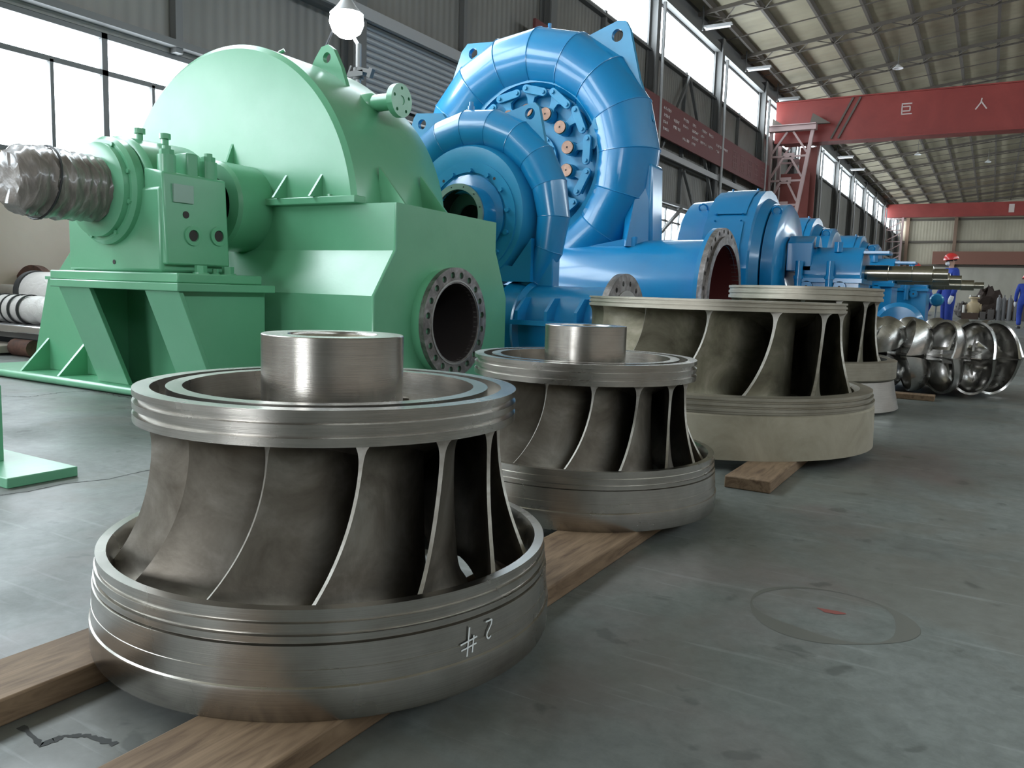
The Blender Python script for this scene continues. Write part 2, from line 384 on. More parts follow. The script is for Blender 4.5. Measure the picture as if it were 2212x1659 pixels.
for (za, zb) in ((7.75, 9.15),):
    for y in (-16, 11, 38, 65): window('r', y, y + 27, za, zb, [y + 3 * q for q in range(1, 9)], 0)
tn = 0
def trim(mb, m, **k):
    global tn; tn += 1; return struct(mb, 'trim_%d' % tn, m, smooth=k.pop('smooth', False), **k)
for k, y in enumerate(bays):
    if y > YF: continue
    c = MB().box(XL + .02, XL + .07, y - .13, y + .13, 0, 9.6).box(XL + .07, XL + .27, y - .02, y + .02, 0, 9.6).box(XL + .27, XL + .31, y - .13, y + .13, 0, 9.6)
    trim(c, IRON)
    s_ = MB().box(XL + .01, XL + .12, y + BAY / 2 - .05, y + BAY / 2 + .05, 3.5, 7.75)
    if y < 40: trim(s_, IRON)
    if y > 20:
        p = MB().cyl((XL + .42, y + .1, 2.2), (XL + .42, y + .1, 8.9), .05, n=10); trim(p, IRONL, smooth=True)
for z, w in ((9.3, .26), (7.62, .06), (4.85, .1), (3.6, .08)):
    trim(MB().box(XL + .01, XL + .12 + w * .4, 9.8 if z == 7.62 else YB, YF, z - w / 2, z + w / 2), IRON)
trim(MB().box(XL + .3, XL + .36, YB, YF, 4.80, 4.98), IRONL)
for ya, yb, za, zb in ((22.2, 25.3, 4.0, 7.6), (25.3, 28.4, 7.6, 4.0), (22.4, 25.2, 2.1, 3.5), (25.2, 28.2, 4.7, 2.1), (34.6, 37.6, 3, 7), (40.8, 43.9, 7, 3)):
    trim(MB().bar((XL + .2, ya, za), (XL + .2, yb, zb), .09), IRON)
# roof steelwork
for i, x in enumerate((-8.45, -7.2, -5.83, -4.45, -3.17, -1.93, -.63, .7, 2.0, 3.4)):
    z = zr(x) - .02
    trim(MB().box(x - .045, x + .045, YB, YF, z - .2, z), BRACE)
for k in range(0, 18):
    y = 20.9 + 5.2 * (k - 4)
    if y > YF - 1: break
    m = MB(); xs = [-8.9, 2.0]
    for dy, dz in ((0, -.24), (0, -.30), (1.0, -.24)):
        m.bar((xs[0], y + dy, zr(xs[0]) + dz), (xs[1], y + dy, zr(xs[1]) + dz), .06)
    m.bar((xs[0], y + 3.1, zr(xs[0]) - .22), (xs[1], y + 3.1, zr(xs[1]) - .22), .035)
    x = -8.9; s_ = 0
    while x < 1.9:
        x2 = x + .62; a = (x, y + s_, zr(x) - .25); s_ = 1.0 - s_; m.bar(a, (x2, y + s_, zr(x2) - .25), .028); x = x2
    trim(m, BRACE)
# far wall girts and columns
for z in (4.6, 7.0, 9.2): trim(MB().box(XL, XR, YF - .22, YF, z - .1, z + .1), BRACE)
for x in (-8.0, -3.7, 3.5): trim(MB().box(x - .15, x + .15, YF - .45, YF - .1, 4.0, 11.0), mat('brown_column_%d' % int(x + 9), (.2, .13, .09), .7))
trim(MB().box(-5.5, XR, YF - .9, YF - .4, 4.75, 6.0), mat('far_beam_brown_red', (.19, .085, .06), .7))

# ------------------------------------------------------------------ things on the walls and roof
t = MB()
for k in range(13):
    z = 3.76 + k * .1
    t.lathe([(.052, 9.95), (.052, 15.9)], 8, (XL + .13, 0, z + .03), 'Y', a0=-pi / 2, a1=pi / 2)
t.box(XL + .1, XL + .13, 9.9, 15.95, 3.7, 5.05)
tag(t.build('ribbed_panel', RIBM, loc=(XL + .1, 13, 3.7)), 'long silver-grey panel of horizontal ribs fixed high on the left wall', 'panel')
b = thing('wall_banner', 'dark red banner with rows of white writing along the left wall', 'banner', (XL + .4, 28, 5.3))
MB().box(XL + .36, XL + .42, 15.0, 35.3, 5.28, 6.32).build('banner_cloth', REDD, b, smooth=False)
m = MB(); rnd = random.Random(3); xx = XL + .423
y = 22.6
while y < 29.4:
    for row in range(4):
        if rnd.random() < .2 or (row == 3 and y > 27): continue
        z = 6.13 - row * .19; n = rnd.randint(3, 5); m = MB()
        for q in range(n):
            yy = y + q * .13
            for st in range(3):
                a = rnd.uniform(0, .07); c = rnd.uniform(0, .06)
                if rnd.random() < .5: m.box(xx, xx + .004, yy, yy + .1, z - c, z - c + .022)
                else: m.box(xx, xx + .004, yy + a, yy + a + .024, z - .07, z + .02)
        m.build('written_word', BANW, b, smooth=False)
    y += .86
FB = mat('faint_banner_letters', (.24, .12, .12), .7)
for q in range(5):
    y = 29.8 + q * 1.05; m = MB()
    for st in range(4): m.box(xx, xx + .004, y, y + .6, 5.45 + st * .2, 5.48 + st * .2)
    for st in range(3): m.box(xx, xx + .004, y + .05 + st * .24, y + .1 + st * .24, 5.45, 6.08)
    m.build('written_character', FB, b, smooth=False)
for k, y in enumerate((21, 26.0, 31.25, 36.4, 41.6, 46.7, 52, 57)):
    lp = thing('wall_strip_light', 'unlit white strip light below the eave, %s from the camera' % ('nearest', 'second', 'third', 'fourth', 'fifth', 'sixth', 'seventh', 'farthest')[k], 'light', (-8.3, y, 9.2), group='strip lights along the eave')
    MB().box(-8.65, -7.75, y - .07, y + .07, 9.26, 9.32).build('light_body', IRONL, lp, smooth=False)
    MB().cyl((-8.6, y, 9.22), (-7.8, y, 9.22), .035, n=10).build('light_tube', TUBE, lp)
    MB().box(-8.72, -8.68, y - .02, y + .02, 9.2, 9.95).build('bracket', IRON, lp, smooth=False)
for k, (x, y, w) in enumerate(((-1.9, 24.5, 'nearest the camera'), (-3.9, 35.2, 'just above the near red crane'), (-4.6, 55, 'beyond the near red crane on its left'), (-1.0, 62, 'beyond the near red crane on its right'))):
    z = zr(x)
    lp = thing('ceiling_lamp', 'small white ceiling lamp hanging under the roof, ' + w, 'lamp', (x, y, z - .9), group='ceiling lamps')
    MB().cyl((x, y, z), (x, y, z - .75), .012, n=8).build('cord', IRON, lp)
    MB().lathe([(.05, z - .72), (.08, z - .76), (.2, z - .86), (.19, z - .87), (.05, z - .78)], 20, (x, y, 0)).build('lamp_shade', TUBE, lp)
# travelling crane
YC = 36.0
c = thing('overhead_crane', 'big red box-girder crane spanning the hall above the blue generators', 'crane', (-7.8, YC, 0))
MB().box(-8.6, XR - .5, YC, YC + .7, 7.35, 9.0).box(-8.6, XR - .5, YC - .08, YC + .78, 9.0, 9.05).box(-8.3, XR - .5, YC - .08, YC + .78, 7.3, 7.35).build('girder', RED, c, smooth=False)
m = MB()
def stroke(x0, z0, x1, z1, w=.045): m.bar((x0, YC - .012, z0), (x1, YC - .012, z1), .02, w) if False else m.add(*seg(x0, z0, x1, z1, w))
def seg(x0, z0, x1, z1, w):
    dx, dz = x1 - x0, z1 - z0; l = hypot(dx, dz); nx, nz = -dz / l * w / 2, dx / l * w / 2; vs = []
    for y in (YC - .02, YC + .0): vs += [(x0 - nx, y, z0 - nz), (x1 - nx, y, z1 - nz), (x1 + nx, y, z1 + nz), (x0 + nx, y, z0 + nz)]
    return vs, [(0, 1, 2, 3), (7, 6, 5, 4), (0, 4, 5, 1), (1, 5, 6, 2), (2, 6, 7, 3), (3, 7, 4, 0)]
def char(cx, cz, h, strokes):
    for a in strokes: stroke(cx + (a[0] - .5) * h, cz + (a[1] - .5) * h, cx + (a[2] - .5) * h, cz + (a[3] - .5) * h)
JU = ((.1, .95, .95, .95), (.15, .95, .15, .03), (.1, .05, .98, .05), (.15, .70, .8, .70), (.8, .70, .8, .32), (.15, .32, .8, .32))
REN = ((.5, .97, .45, .6), (.45, .6, .08, .05), (.49, .66, .92, .05))
QI = ((.1, .9, .5, .9), (.05, .7, .55, .7), (.3, .98, .3, .45), (.3, .58, .5, .58), (.15, .5, .05, .1), (.05, .2, .98, .03), (.6, .9, .95, .9), (.95, .9, .95, .6), (.6, .6, .95, .6), (.6, .6, .6, .25), (.6, .25, .98, .25))
for a_, b_, q_ in ((-3.56, 8.37, JU), (-.98, 8.34, REN), (1.6, 8.3, QI)):
    m = MB(); char(a_, b_, .44, q_); m.build('painted_character', WHITE, c, smooth=False)
m = MB()
for dx in (0, .28): m.bar((-6.3 + dx, YC - .04, 7.4), (-5.55 + dx, YC - .04, 8.98), .07)
m.build('conduit', BRACE, c, smooth=False)
lg = MB()
xl = lambda z: -8.62; xr_ = lambda z: -6.94 - .135 * (7.8 - z)
for yy in (YC - .5, YC + 1.2):
    lg.bar((-8.62, yy, 7.8), (-8.6, yy, 0), .14); lg.bar((xr_(7.8), yy, 7.8), (xr_(0), yy, 0), .14)
    z = 7.7; k = 0
    while z > .9:
        zb = z - 1.0
        lg.bar((-8.6, yy, zb), (xr_(zb), yy, zb), .08)
        xm = (-8.6 + xr_(zb)) / 2
        lg.bar((-8.6, yy, z - (.75 if k else .6)), (xm, yy, zb + .9), .07) if False else None
        lg.bar((xm - .12, yy, zb + 1.0 if k else z), (-8.55, yy, zb + .15), .08); lg.bar((xm + .12, yy, zb + 1.0 if k else z), (xr_(zb) - .05, yy, zb + .15), .08)
        lg.box(xm - .22, xm + .22, yy - .03, yy + .03, zb - .12, zb + .14)
        z = zb; k += 1
lg.box(-8.72, -6.8, YC - .7, YC - .35, 7.72, 7.92).box(-8.72, -6.8, YC + 1.05, YC + 1.35, 7.72, 7.92)
for z in (7.9,): lg.box(-8.72, -6.8, YC - .8, YC - .3, 7.92, 7.96)
lg.build('lattice_leg', PINK, c, smooth=False)
MB().box(-8.3, -7.1, YC + .3, YC + .36, 3.0, 6.1).box(-7.6, -6.9, YC + .5, YC + .56, 2, 7.2).build('leg_cladding', mat('leg_red', (.2, .05, .04), .6), c, smooth=False)
MB().prism([(-8.62, 7.96), (-8.1, 7.96), (-8.6, 8.3)], 'Y', YC - .5, YC - .3).build('stop_bracket', BRACE, c, smooth=False)
MB().prism([(-7.1, 7.96), (-6.3, 7.96), (-7.0, 8.4)], 'Y', YC - .5, YC - .3).build('stop_bracket', BRACE, c, smooth=False)
c = thing('overhead_crane', 'distant thinner red crane beam in front of the far wall', 'crane', (-9, 80, 0))
MB().box(-8.9, XR - .5, 80, 80.7, 8.35, 9.5).build('girder', RED, c, smooth=False)
m = MB()
for xx in (-8.8, -7.4):
    m.bar((xx, 79.8, 0), (xx, 79.8, 8.3), .16)
for k in range(8): m.bar((-8.8, 79.8, k + .2), (-7.4, 79.8, k + 1.0), .09); m.bar((-8.8, 79.8, k + 1.2), (-7.4, 79.8, k + 1.2), .09)
m.build('lattice_leg', PINK, c, smooth=False)
MB().box(.55, .95, 79.94, 80, 8.6, 9.3).build('crane_sign', WHITE, c, smooth=False)
# flood lamp on a stand
f = thing('floodlight_stand', 'bright white work lamp on a pole behind the green turbine', 'work lamp', (-6.24, 7.0, 0))
MB().cyl((-6.24, 7, 0), (-6.24, 7, 3.36), .035, .03, n=14).build('pole', IRONL, f)
m = MB()
for a in (0, 2.1, 4.2): m.bar((-6.24, 7, .5), (-6.24 + .5 * cos(a), 7 + .5 * sin(a), .02), .03)
m.build('tripod_base', IRON, f, smooth=False)
m = MB().cyl((-6.24, 7, 2.98), (-6.24, 7, 3.1), .06, n=16).box(-6.33, -6.12, 6.93, 7.0, 3.0, 3.06).bar((-6.36, 6.95, 3.0), (-6.3, 6.95, 3.12), .02).bar((-6.2, 6.95, 3.08), (-6.02, 6.95, 3.03), .04).bar((-6.04, 6.95, 2.97), (-6.0, 6.95, 3.06), .05)
m.build('clamp', IRON, f)
MB().lathe([(0, 3.86), (.06, 3.85), (.11, 3.78), (.185, 3.70)], 24, (-6.42, 7, 0)).build('lamp_housing', IRONL, f)
MB().cyl((-6.24, 7, 3.34), (-6.36, 7.0, 3.50), .02, n=8).build('lamp_arm', IRONL, f)
MB().lathe([(0, 3.44), (.08, 3.455), (.155, 3.51), (.19, 3.60), (.18, 3.69), (.11, 3.76), (0, 3.78)], 24, (-6.42, 7, 0)).build('lamp_globe', LAMPON, f)
P = [(-6.5, 7.0, 3.72)] + [(-6.5 - 1.35 * k / 8, 7.0 + .9 * k / 8, 3.72 - .75 * (1 - (1 - k / 8) ** 2) * .62) for k in range(1, 9)] + [(-8.9, 8.9, 3.6)]
tag(MB().tube([(-6.62, 7.0, 3.66), (-6.72, 7.1, 3.60), (-7.0, 7.25, 3.45), (-7.4, 7.45, 3.33), (-7.9, 7.7, 3.26), (-8.5, 8.0, 3.25), (-8.93, 8.1, 3.3)], .014, 8).build('lamp_cable', BLACK, loc=(-6.5, 7, 3.3)), 'black cable sagging from the bright work lamp to the left wall', 'cable')

# ------------------------------------------------------------------ Francis runners
def runner(name, label, cx, cy, P, mats, nb, off, z0):
    """P: base/top profiles and blade parameters; every runner is band, blades and crown"""
    t = thing(name, label, 'turbine runner', (cx, cy, z0), 0, None)
    MB().lathe(P['base'], 128, (cx, cy, 0), closed=True).build('base_band', mats['base'], t, ang=25)
    if 'seal' in P: MB().lathe(P['seal'], 128, (cx, cy, 0), closed=True).build('seal_ring', mats['top'], t, ang=20)
    MB().lathe(P['top'], 128, (cx, cy, 0), closed=True).build('crown_ring', mats['top'], t, ang=20)
    if 'crown' in P: MB().lathe(P['crown'], 96, (cx, cy, 0)).build('crown_hub', mats['blade'], t)
    if 'hub' in P: MB().lathe(P['hub'], 96, (cx, cy, 0), closed=True).build('hub', mats['hub'], t, ang=25)
    zt, zb, shift, sweep, th = P['zt'], P['zb'], P['shift'], P['sweep'], P['th']
    NT, NS = 34, 22
    for k in range(nb):
        a0 = R(off) + 2 * pi * k / nb
        G = []
        for i in range(NT + 1):
            v = i / NT; row = []
            z = zt + (zb - zt) * v
            ro = P['ro'](v); ri = P['ri'](v); e = shift * P['sh'](v)
            for j in range(NS + 1):
                s_ = j / NS
                r_ = ro + (ri - ro) * s_; a = a0 + e + sweep * (s_ ** 1.2) * (1 - .25 * v)
                row.append(Vector((cx + r_ * cos(a), cy + r_ * sin(a), z)))
            G.append(row)
        A, B = [], []
        for i in range(NT + 1):
            ra, rb = [], []
            for j in range(NS + 1):
                du = G[min(i + 1, NT)][j] - G[max(i - 1, 0)][j]; dv = G[i][min(j + 1, NS)] - G[i][max(j - 1, 0)]
                n = du.cross(dv).normalized(); v = i / NT; s_ = j / NS
                w = th * (1 + P.get('fl', 1.6) * (exp(-v / .045) + .8 * exp(-(1 - v) / .05))) * (.55 + .75 * sin(pi * min(1, s_ * 1.1 + .12)))
                if s_ < .045: w *= .8
                ra.append(G[i][j] + n * w); rb.append(G[i][j] - n * w)
            A.append(ra); B.append(rb)
        loop = [A[i][::-1] + B[i] for i in range(NT + 1)]
        bl = MB().grid(loop, cv=True).build('blade', mats['blade'], t, ang=60); bl.data.materials.append(mats['edge'])
        w_ = 2 * (NS + 1)
        for q in range(NT): bl.data.polygons[q * w_ + NS].material_index = 1
    return t
def arc_ro(a, b, c): return lambda v: a + (b - a) * v ** c

def band(R0, zt, z0=.045):
    k = R0 / .427; d = zt - .217
    return [(r_ * k, max(z0, z + d * (z - .045) / .172)) for r_, z in ((.427, .217), (.427, .202), (.4245, .201), (.4245, .197), (.4295, .196), (.4295, .183), (.4255, .182), (.4255, .178), (.4315, .177), (.4315, .167), (.4275, .1665), (.4275, .1645), (.4335, .163), (.4345, .126), (.4355, .1255), (.4365, .100), (.4395, .098), (.4400, .094), (.4395, .078), (.4390, .049), (.4375, .045), (.42, .045), (.405, .10), (.398, .16), (.402, .2), (.409, .217))]
def crown(ro, z0, z1, g, rec):
    h = z1 - z0
    return [(ro, z1), (ro, z1 - h * .19), (ro - g, z1 - h * .195), (ro - g, z1 - h * .375), (ro, z1 - h * .39), (ro, z1 - h * .58), (ro - g, z1 - h * .585), (ro - g, z1 - h * .755), (ro, z1 - h * .76), (ro, z0), (ro * .88, z0 - .003)] + rec
M1 = dict(base=STEEL, top=STEEL, hub=STEEL, blade=CAST, edge=EDGE)
def small_runner(name, label, cx, cy, Rb, zb_, Rc, z0c, z1c, rh, zh, nb, off):
    k = Rc / .38
    P = dict(base=band(Rb, zb_),
        top=crown(Rc, z0c, z1c, .010, [(.30 * k, z0c - .018), (.2 * k, z0c - .025), (.10 * k, z0c - .025), (.10 * k, z0c - .016), (.270 * k, z0c - .020), (.288 * k, z0c - .004), (.291 * k, z1c), (.321 * k, z1c), (.321 * k, z1c - .038), (.349 * k, z1c - .038), (.349 * k, z1c)]),
        hub=[(rh + .006, z0c - .012), (rh + .001, z0c - .004), (rh, z0c + .004), (rh, zh - .0015), (rh - .0015, zh), (rh * .64, zh), (rh * .63, zh - .003), (rh * .63, z0c - .02), (rh + .006, z0c - .02)],
        crown=[(.34 * k, z0c - .004), (.30 * k, z0c - .02), (.24 * k, z0c - .05), (.18 * k, z0c - .11), (.13 * k, z0c - .19), (.11 * k, z0c - .28), (.10, .155), (0.001, .155)],
        zt=z0c - .001, zb=.160, ro=arc_ro(Rc * .915, Rb - .016, 2.6), ri=arc_ro(Rc * .34, Rb * .50, 1.4), shift=R(17), sh=lambda v: -(v ** 2.0), sweep=R(82), th=.0052, fl=4.2)
    t = runner(name, label, cx, cy, P, M1, nb, off, .045)
    MB().lathe([(rh * .632, zh - .004), (rh * .62, zh - .012), (rh * .60, z0c + .02), (rh * .58, z0c - .02), (0.001, z0c - .02)], 64, (cx, cy, 0)).build('hub_bore', CASTD, t)  # added darker lining puts the shade of the bore into its colour
    return t
n1 = small_runner('francis_runner', 'polished steel turbine runner nearest the camera with chalk number on its base', -1.106, 1.175, .427, .217, .362, .4505, .509, .137, .6065, 14, -64.6)
# chalk marks, upside down, on the base band
def mark(pts, w=.0022):
    m = []
    for (a, z), (b, z2) in zip(pts[:-1], pts[1:]): m.append(((a, z), (b, z2)))
    return m
cm = MB()
def cstroke(a0, z0, a1, z1, w=.0028, r_=.4362, cx=-1.106, cy=1.175):
    n = 6; da, dz = (a1 - a0), z1 - z0; l = hypot(da, dz); na, nz = -dz / l * w / 2, da / l * w / 2; rows = []
    for i in range(n + 1):
        A, Z = a0 + da * i / n, z0 + dz * i / n; row = []
        for q in (-1, 1):
            a = (A + q * na) / .4345; z = Z + q * nz; row.append((cx + (r_ + .0006) * cos(a), cy + (r_ + .0006) * sin(a), z))
        rows.append(row)
    cm.grid(rows)
CH0 = R(-16.0) * .4345
def C(*p):
    for (a, z), (b, z2) in zip(p[:-1], p[1:]): cstroke(CH0 + a, z, CH0 + b, z2)
C((-.004, .153), (-.008, .104)); C((-.022, .127), (.013, .133)); C((-.020, .117), (.012, .122)); C((.006, .137), (.003, .108))
cm.build('chalk_mark', CHALK, n1, fix=False, smooth=False); cm = MB()
C((.032, .152), (.047, .1525)); C((.047, .1525), (.046, .145)); C((.046, .145), (.036, .131)); C((.036, .131), (.0355, .125)); C((.0355, .125), (.040, .1205)); C((.040, .1205), (.046, .124))
cm.build('chalk_mark', CHALK, n1, fix=False, smooth=False)
n2 = small_runner('francis_runner', 'polished steel turbine runner second in the row, before the big dull one', -1.118, 2.348, .424, .213, .356, .442, .503, .131, .600, 15, -64.4 - 19)
M3 = dict(base=SANDY, top=DULL, seal=DULL, blade=CASTD, edge=EDGE)
P3 = dict(base=[(.748, .232), (.758, .225), (.762, .12), (.764, .045), (.72, .045), (.66, .2), (.66, .232)],
    seal=[(.735, .304), (.746, .30), (.746, .288), (.738, .287), (.738, .279), (.751, .278), (.751, .266), (.743, .265), (.743, .257), (.757, .256), (.757, .244), (.750, .243), (.750, .233), (.66, .233), (.665, .29), (.69, .304)],
    top=crown(.610, .648, .693, .006, [(.3, .63), (.2, .63), (.2, .69), (.61, .693)]),
    crown=[(.56, .65), (.5, .62), (.38, .55), (.26, .42), (.2, .28), (.16, .2), (0.001, .2)],
    zt=.648, zb=.250, ro=arc_ro(.588, .700, 2.6), ri=arc_ro(.22, .36, 1.4), shift=R(18), sh=lambda v: -(v ** 2.0), sweep=R(82), th=.009, fl=3.6)
runner('francis_runner', 'big dull brownish cast turbine runner on a plank end, third in the row', -1.175, 3.913, P3, M3, 13, -75.0, .045)
P4 = dict(base=[(.60, .33), (.612, .325), (.612, .215), (.60, .205), (.56, .205), (.54, .30), (.55, .33)],
    seal=[(.585, .205), (.60, .20), (.615, .12), (.640, .015), (.62, .0), (.57, .0), (.55, .2)],
    top=crown(.500, .708, .792, .007, [(.3, .69), (.2, .69), (.2, .79), (.5, .792)]),
    crown=[(.46, .71), (.42, .68), (.32, .6), (.24, .48), (.18, .35), (.15, .3), (0.001, .3)],
    zt=.708, zb=.24, ro=arc_ro(.462, .560, 3.0), ri=arc_ro(.18, .30, 1.4), shift=R(18), sh=lambda v: -(v ** 2.0), sweep=R(82), th=.009, fl=3.6)
runner('francis_runner', 'dark turbine runner fourth in the row with a flared shiny skirt', -1.11, 5.77, P4, dict(base=DULL, top=DULL, seal=STEELG, blade=CASTD, edge=EDGE), 13, -52, 0)
for o in [q for q in bpy.data.objects if q.name.startswith('seal_ring') and q.parent and q.parent.location.y > 5]: o.name = 'skirt'; o.data.materials[0] = STEELG

# bucket wheel lying flat on a plank
w = thing('pelton_wheel', 'steel bucket wheel lying flat with shiny double cup buckets', 'turbine wheel', (-.385, 7.34, .04))
MB().lathe([(.10, .22), (.17, .22), (.17, .26), (.34, .26), (.40, .28), (.40, .36), (.34, .38), (.17, .38), (.17, .42), (.10, .42)], 64, (-.385, 7.34, 0), closed=True).build('wheel_disc', CASTB, w)
def bucket_mesh():
    m = MB(); a, h, d, rc = .150, .262, .135, .46
    for sg in (1, -1):
        out = [(a * cos(pi * i / 18), h * (sin(pi * i / 18) ** .85)) for i in range(19)]
        out += [(-a + 2 * a * i / 8, 0) for i in range(1, 8)]
        def ringp(v, off):
            s_ = (1 - v ** 2.4) ** .5; res = []
            for (x, z) in out:
                X = x * (s_ if s_ > .02 else .02) * (1 + off / a); Z = (z - .44 * h) * (s_ if s_ > .02 else .02) * (1 + (off / a if z > 0 else 0)) + .44 * h
                res.append((rc + X, d * v * (1 + off / d) - .085 * max(0, 1 - z / h) ** 1.3 * (1 - v) - .004 * (off > 0) * (v == 0), sg * (Z + .004)))
            return res
        inner = [ringp(v, 0) for v in (0, .12, .25, .4, .55, .7, .82, .92, .98, 1)]
        outer = [ringp(v, .017) for v in (0, .12, .25, .4, .55, .7, .82, .92, .98, 1)]
        m.grid(inner[::-1] + outer, cv=True)
    ca, sa = cos(R(38)), sin(R(38)); m.v = [(rc + (x - rc) * ca - y * sa, (x - rc) * sa + y * ca, z) for x, y, z in m.v]
    m.box(.33, .44, .0, .09, -.05, .05)
    return m
bk = None; NB = 13
for k in range(NB):
    if bk is None:
        me_ = bucket_mesh(); bk = me_.build('bucket', CASTB, None, ang=40); bk.parent = w; o = bk
    else: o = bk.copy(); COL.objects.link(o); o.parent = w
    o.location = (0, 0, .31 - .04); o.rotation_euler = (0, 0, 2 * pi * k / NB + .1)

# planks
def plank(x0, x1, y0, y1, label, z1=.045, grp=None, lift=0.0):
    m = MB().box(x0, x1, y0, y1, .0 + lift, z1 + lift)
    o = m.build('wooden_plank', WOOD, None, bev=.004, loc=((x0 + x1) / 2, (y0 + y1) / 2, 0)); return tag(o, label, 'plank')
plank(-.985, -.795, .35, 2.75, 'long rough brown plank in front under the two nearest runners')
plank(-1.415, -1.27, .40, 2.6, 'long brown plank behind, under the left side of the nearest runner')
plank(-.80, -.632, 2.93, 4.5, 'short plank end poking out under the big dull third runner')
plank(-1.65, -1.50, 3.3, 4.5, 'plank hidden under the back of the big dull third runner')
plank(-.62, -.30, 6.55, 6.68, 'small plank lying under the bucket wheel', .04)
plank(-.62, -.2, 7.9, 8.02, 'plank under the far side of the bucket wheel', .04)

# ------------------------------------------------------------------ green turbine
g = thing('green_turbine', 'big pale green turbine with round drum and film-wrapped shaft end at the left', 'turbine', (-4.5, 4.0, 0))
GX, GZ = -4.45, 1.205          # shaft axis
DX, DZ, DR = -4.53, 1.11, 1.16  # drum
# bedplate and pedestal support
MB().box(-6.35, -3.75, 2.97, 3.5, 0, .05).box(-6.35, -3.3, 3.5, 5.2, 0, .05).build('base_plate', GREEN, g, bev=.008)
MB().cyl((-6.35, 2.96, .03), (-3.75, 2.96, .03), .026, n=12).build('base_edge_bead', GREEN, g)
MB().prism([(-5.93, .05), (-5.70, .695), (-5.62, .70), (-5.36, .93), (-5.2, .95), (-4.1, .95), (-4.1, .05)], 'Y', 3.2, 3.24).build('end_plate', GREEN, g, bev=.003)
MB().box(-5.72, -4.9, 3.19, 3.45, .685, .705).build('ledge', GREEN, g)
for x in (-5.72, -5.27): MB().prism([(3.0, .05), (3.2, .05), (3.2, .27)], 'X', x - .012, x + .012).build('gusset', GREEN, g)
for xs in ((-4.84, -4.80), (-3.82, -3.78)): MB().prism([(2.82, .645), (3.055, .05), (3.42, .05), (3.42, .645)], 'X', *xs).build('support_side_plate', GREEN, g)
for xa, xb in ((-4.86, -4.55), (-4.03, -3.74)):
    MB().add([(xa, 2.79, .645), (xb, 2.79, .645), (xb, 3.03, .05), (xa, 3.03, .05), (xa, 2.82, .645), (xb, 2.82, .645), (xb, 3.06, .05), (xa, 3.06, .05)],
             [(0, 1, 2, 3), (7, 6, 5, 4), (0, 4, 5, 1), (1, 5, 6, 2), (2, 6, 7, 3), (3, 7, 4, 0)]).build('sloping_leg', GREEN, g, bev=.003)
MB().box(-4.84, -3.8, 3.40, 3.43, .05, .645).build('back_plate', GREEN, g)
MB().box(-4.92, -3.72, 2.77, 3.45, .645, .69).build('shelf_plate', GREEN, g, bev=.005)
MB().box(-5.02, -3.80, 2.83, 3.42, .69, .745).build('bearing_foot', GREEN, g, bev=.008)
# bearing housing
xa, xb, ya, yb = -4.88, -3.99, 2.87, 3.30
MB().box(xa, xb, ya, yb, .745, 1.22).build('housing_lower', GREEN, g, bev=.02)
pts = [(xb - .01, 1.22)] + [(GX - .01 + .36 * cos(R(a)), 1.20 + .33 * sin(R(a))) for a in range(14, 172, 8)] + [(xa + .01, 1.22)]
MB().prism(pts, 'Y', ya + .03, yb + .05).build('housing_cap', GREEN, g, bev=.03)
MB().prism([(xb - .16, .79), (xb + .035, .79), (xb + .005, 1.30), (xb - .16, 1.33)], 'Y', ya + .012, yb + .012).build('housing_boss', GREEN, g, bev=.012)
for (y, z, r_) in ((3.02, 1.075, .022), (3.06, .96, .034), (3.235, .97, .034)):
    x0 = xb + .02
    if r_ > .03: MB().lathe([(r_ + .022, x0 - .02), (r_ + .022, x0 + .016), (r_, x0 + .016), (r_, x0 - .02)], 28, (0, y, z), 'X', closed=True).build('port_ring', GREEN, g)
    MB().cyl((x0 - .03, y, z), (x0 + .002 + (.006 if r_ > .03 else 0), y, z), r_ * .92, n=20).build('port_hole', BORE, g)  # solid dark plug, the shade of the hole is in its colour
MB().box(xb - .03, xb + .024, 2.94, 3.07, 1.14, 1.24).build('name_plate', mat('worn_label', (.30, .42, .36), .35, .4), g)
MB().cyl((-4.42, 2.867, .80), (-4.42, 2.88, .80), .013, n=14).build('drain_hole', BORE, g)  # dark disc on the face paints a shaded hole
for y in (3.0, 3.17):
    MB().cyl((-4.35, y, 1.49), (-4.35, y, 1.545), .02, n=12).cyl((-4.35, y, 1.545), (-4.35, y, 1.575), .033, n=16).build('plug', GREEN, g)
for y in (2.955, 3.235):
    s_ = MB().cyl((xb - .055, y, 1.28), (xb - .055, y, 1.40), .050, n=20).hexn((xb - .055, y, 1.395), .040, .035).cyl((xb - .055, y, 1.43), (xb - .055, y, 1.45), .024, n=12)
    s_.build('cap_stud', GREEN, g)
MB().box(xb - .13, xb - .02, 3.06, 3.14, 1.25, 1.43).build('cap_rib', GREEN, g, bev=.01)
for y, h in ((3.06, .04), (3.16, .025), (3.25, .04)):
    MB().cyl((-3.90, y, .745), (-3.90, y, .752), .045 if h > .03 else .025, n=18).hexn((-3.90, y, .752), .034 if h > .03 else .018, h).build('foot_bolt', GREEN, g)
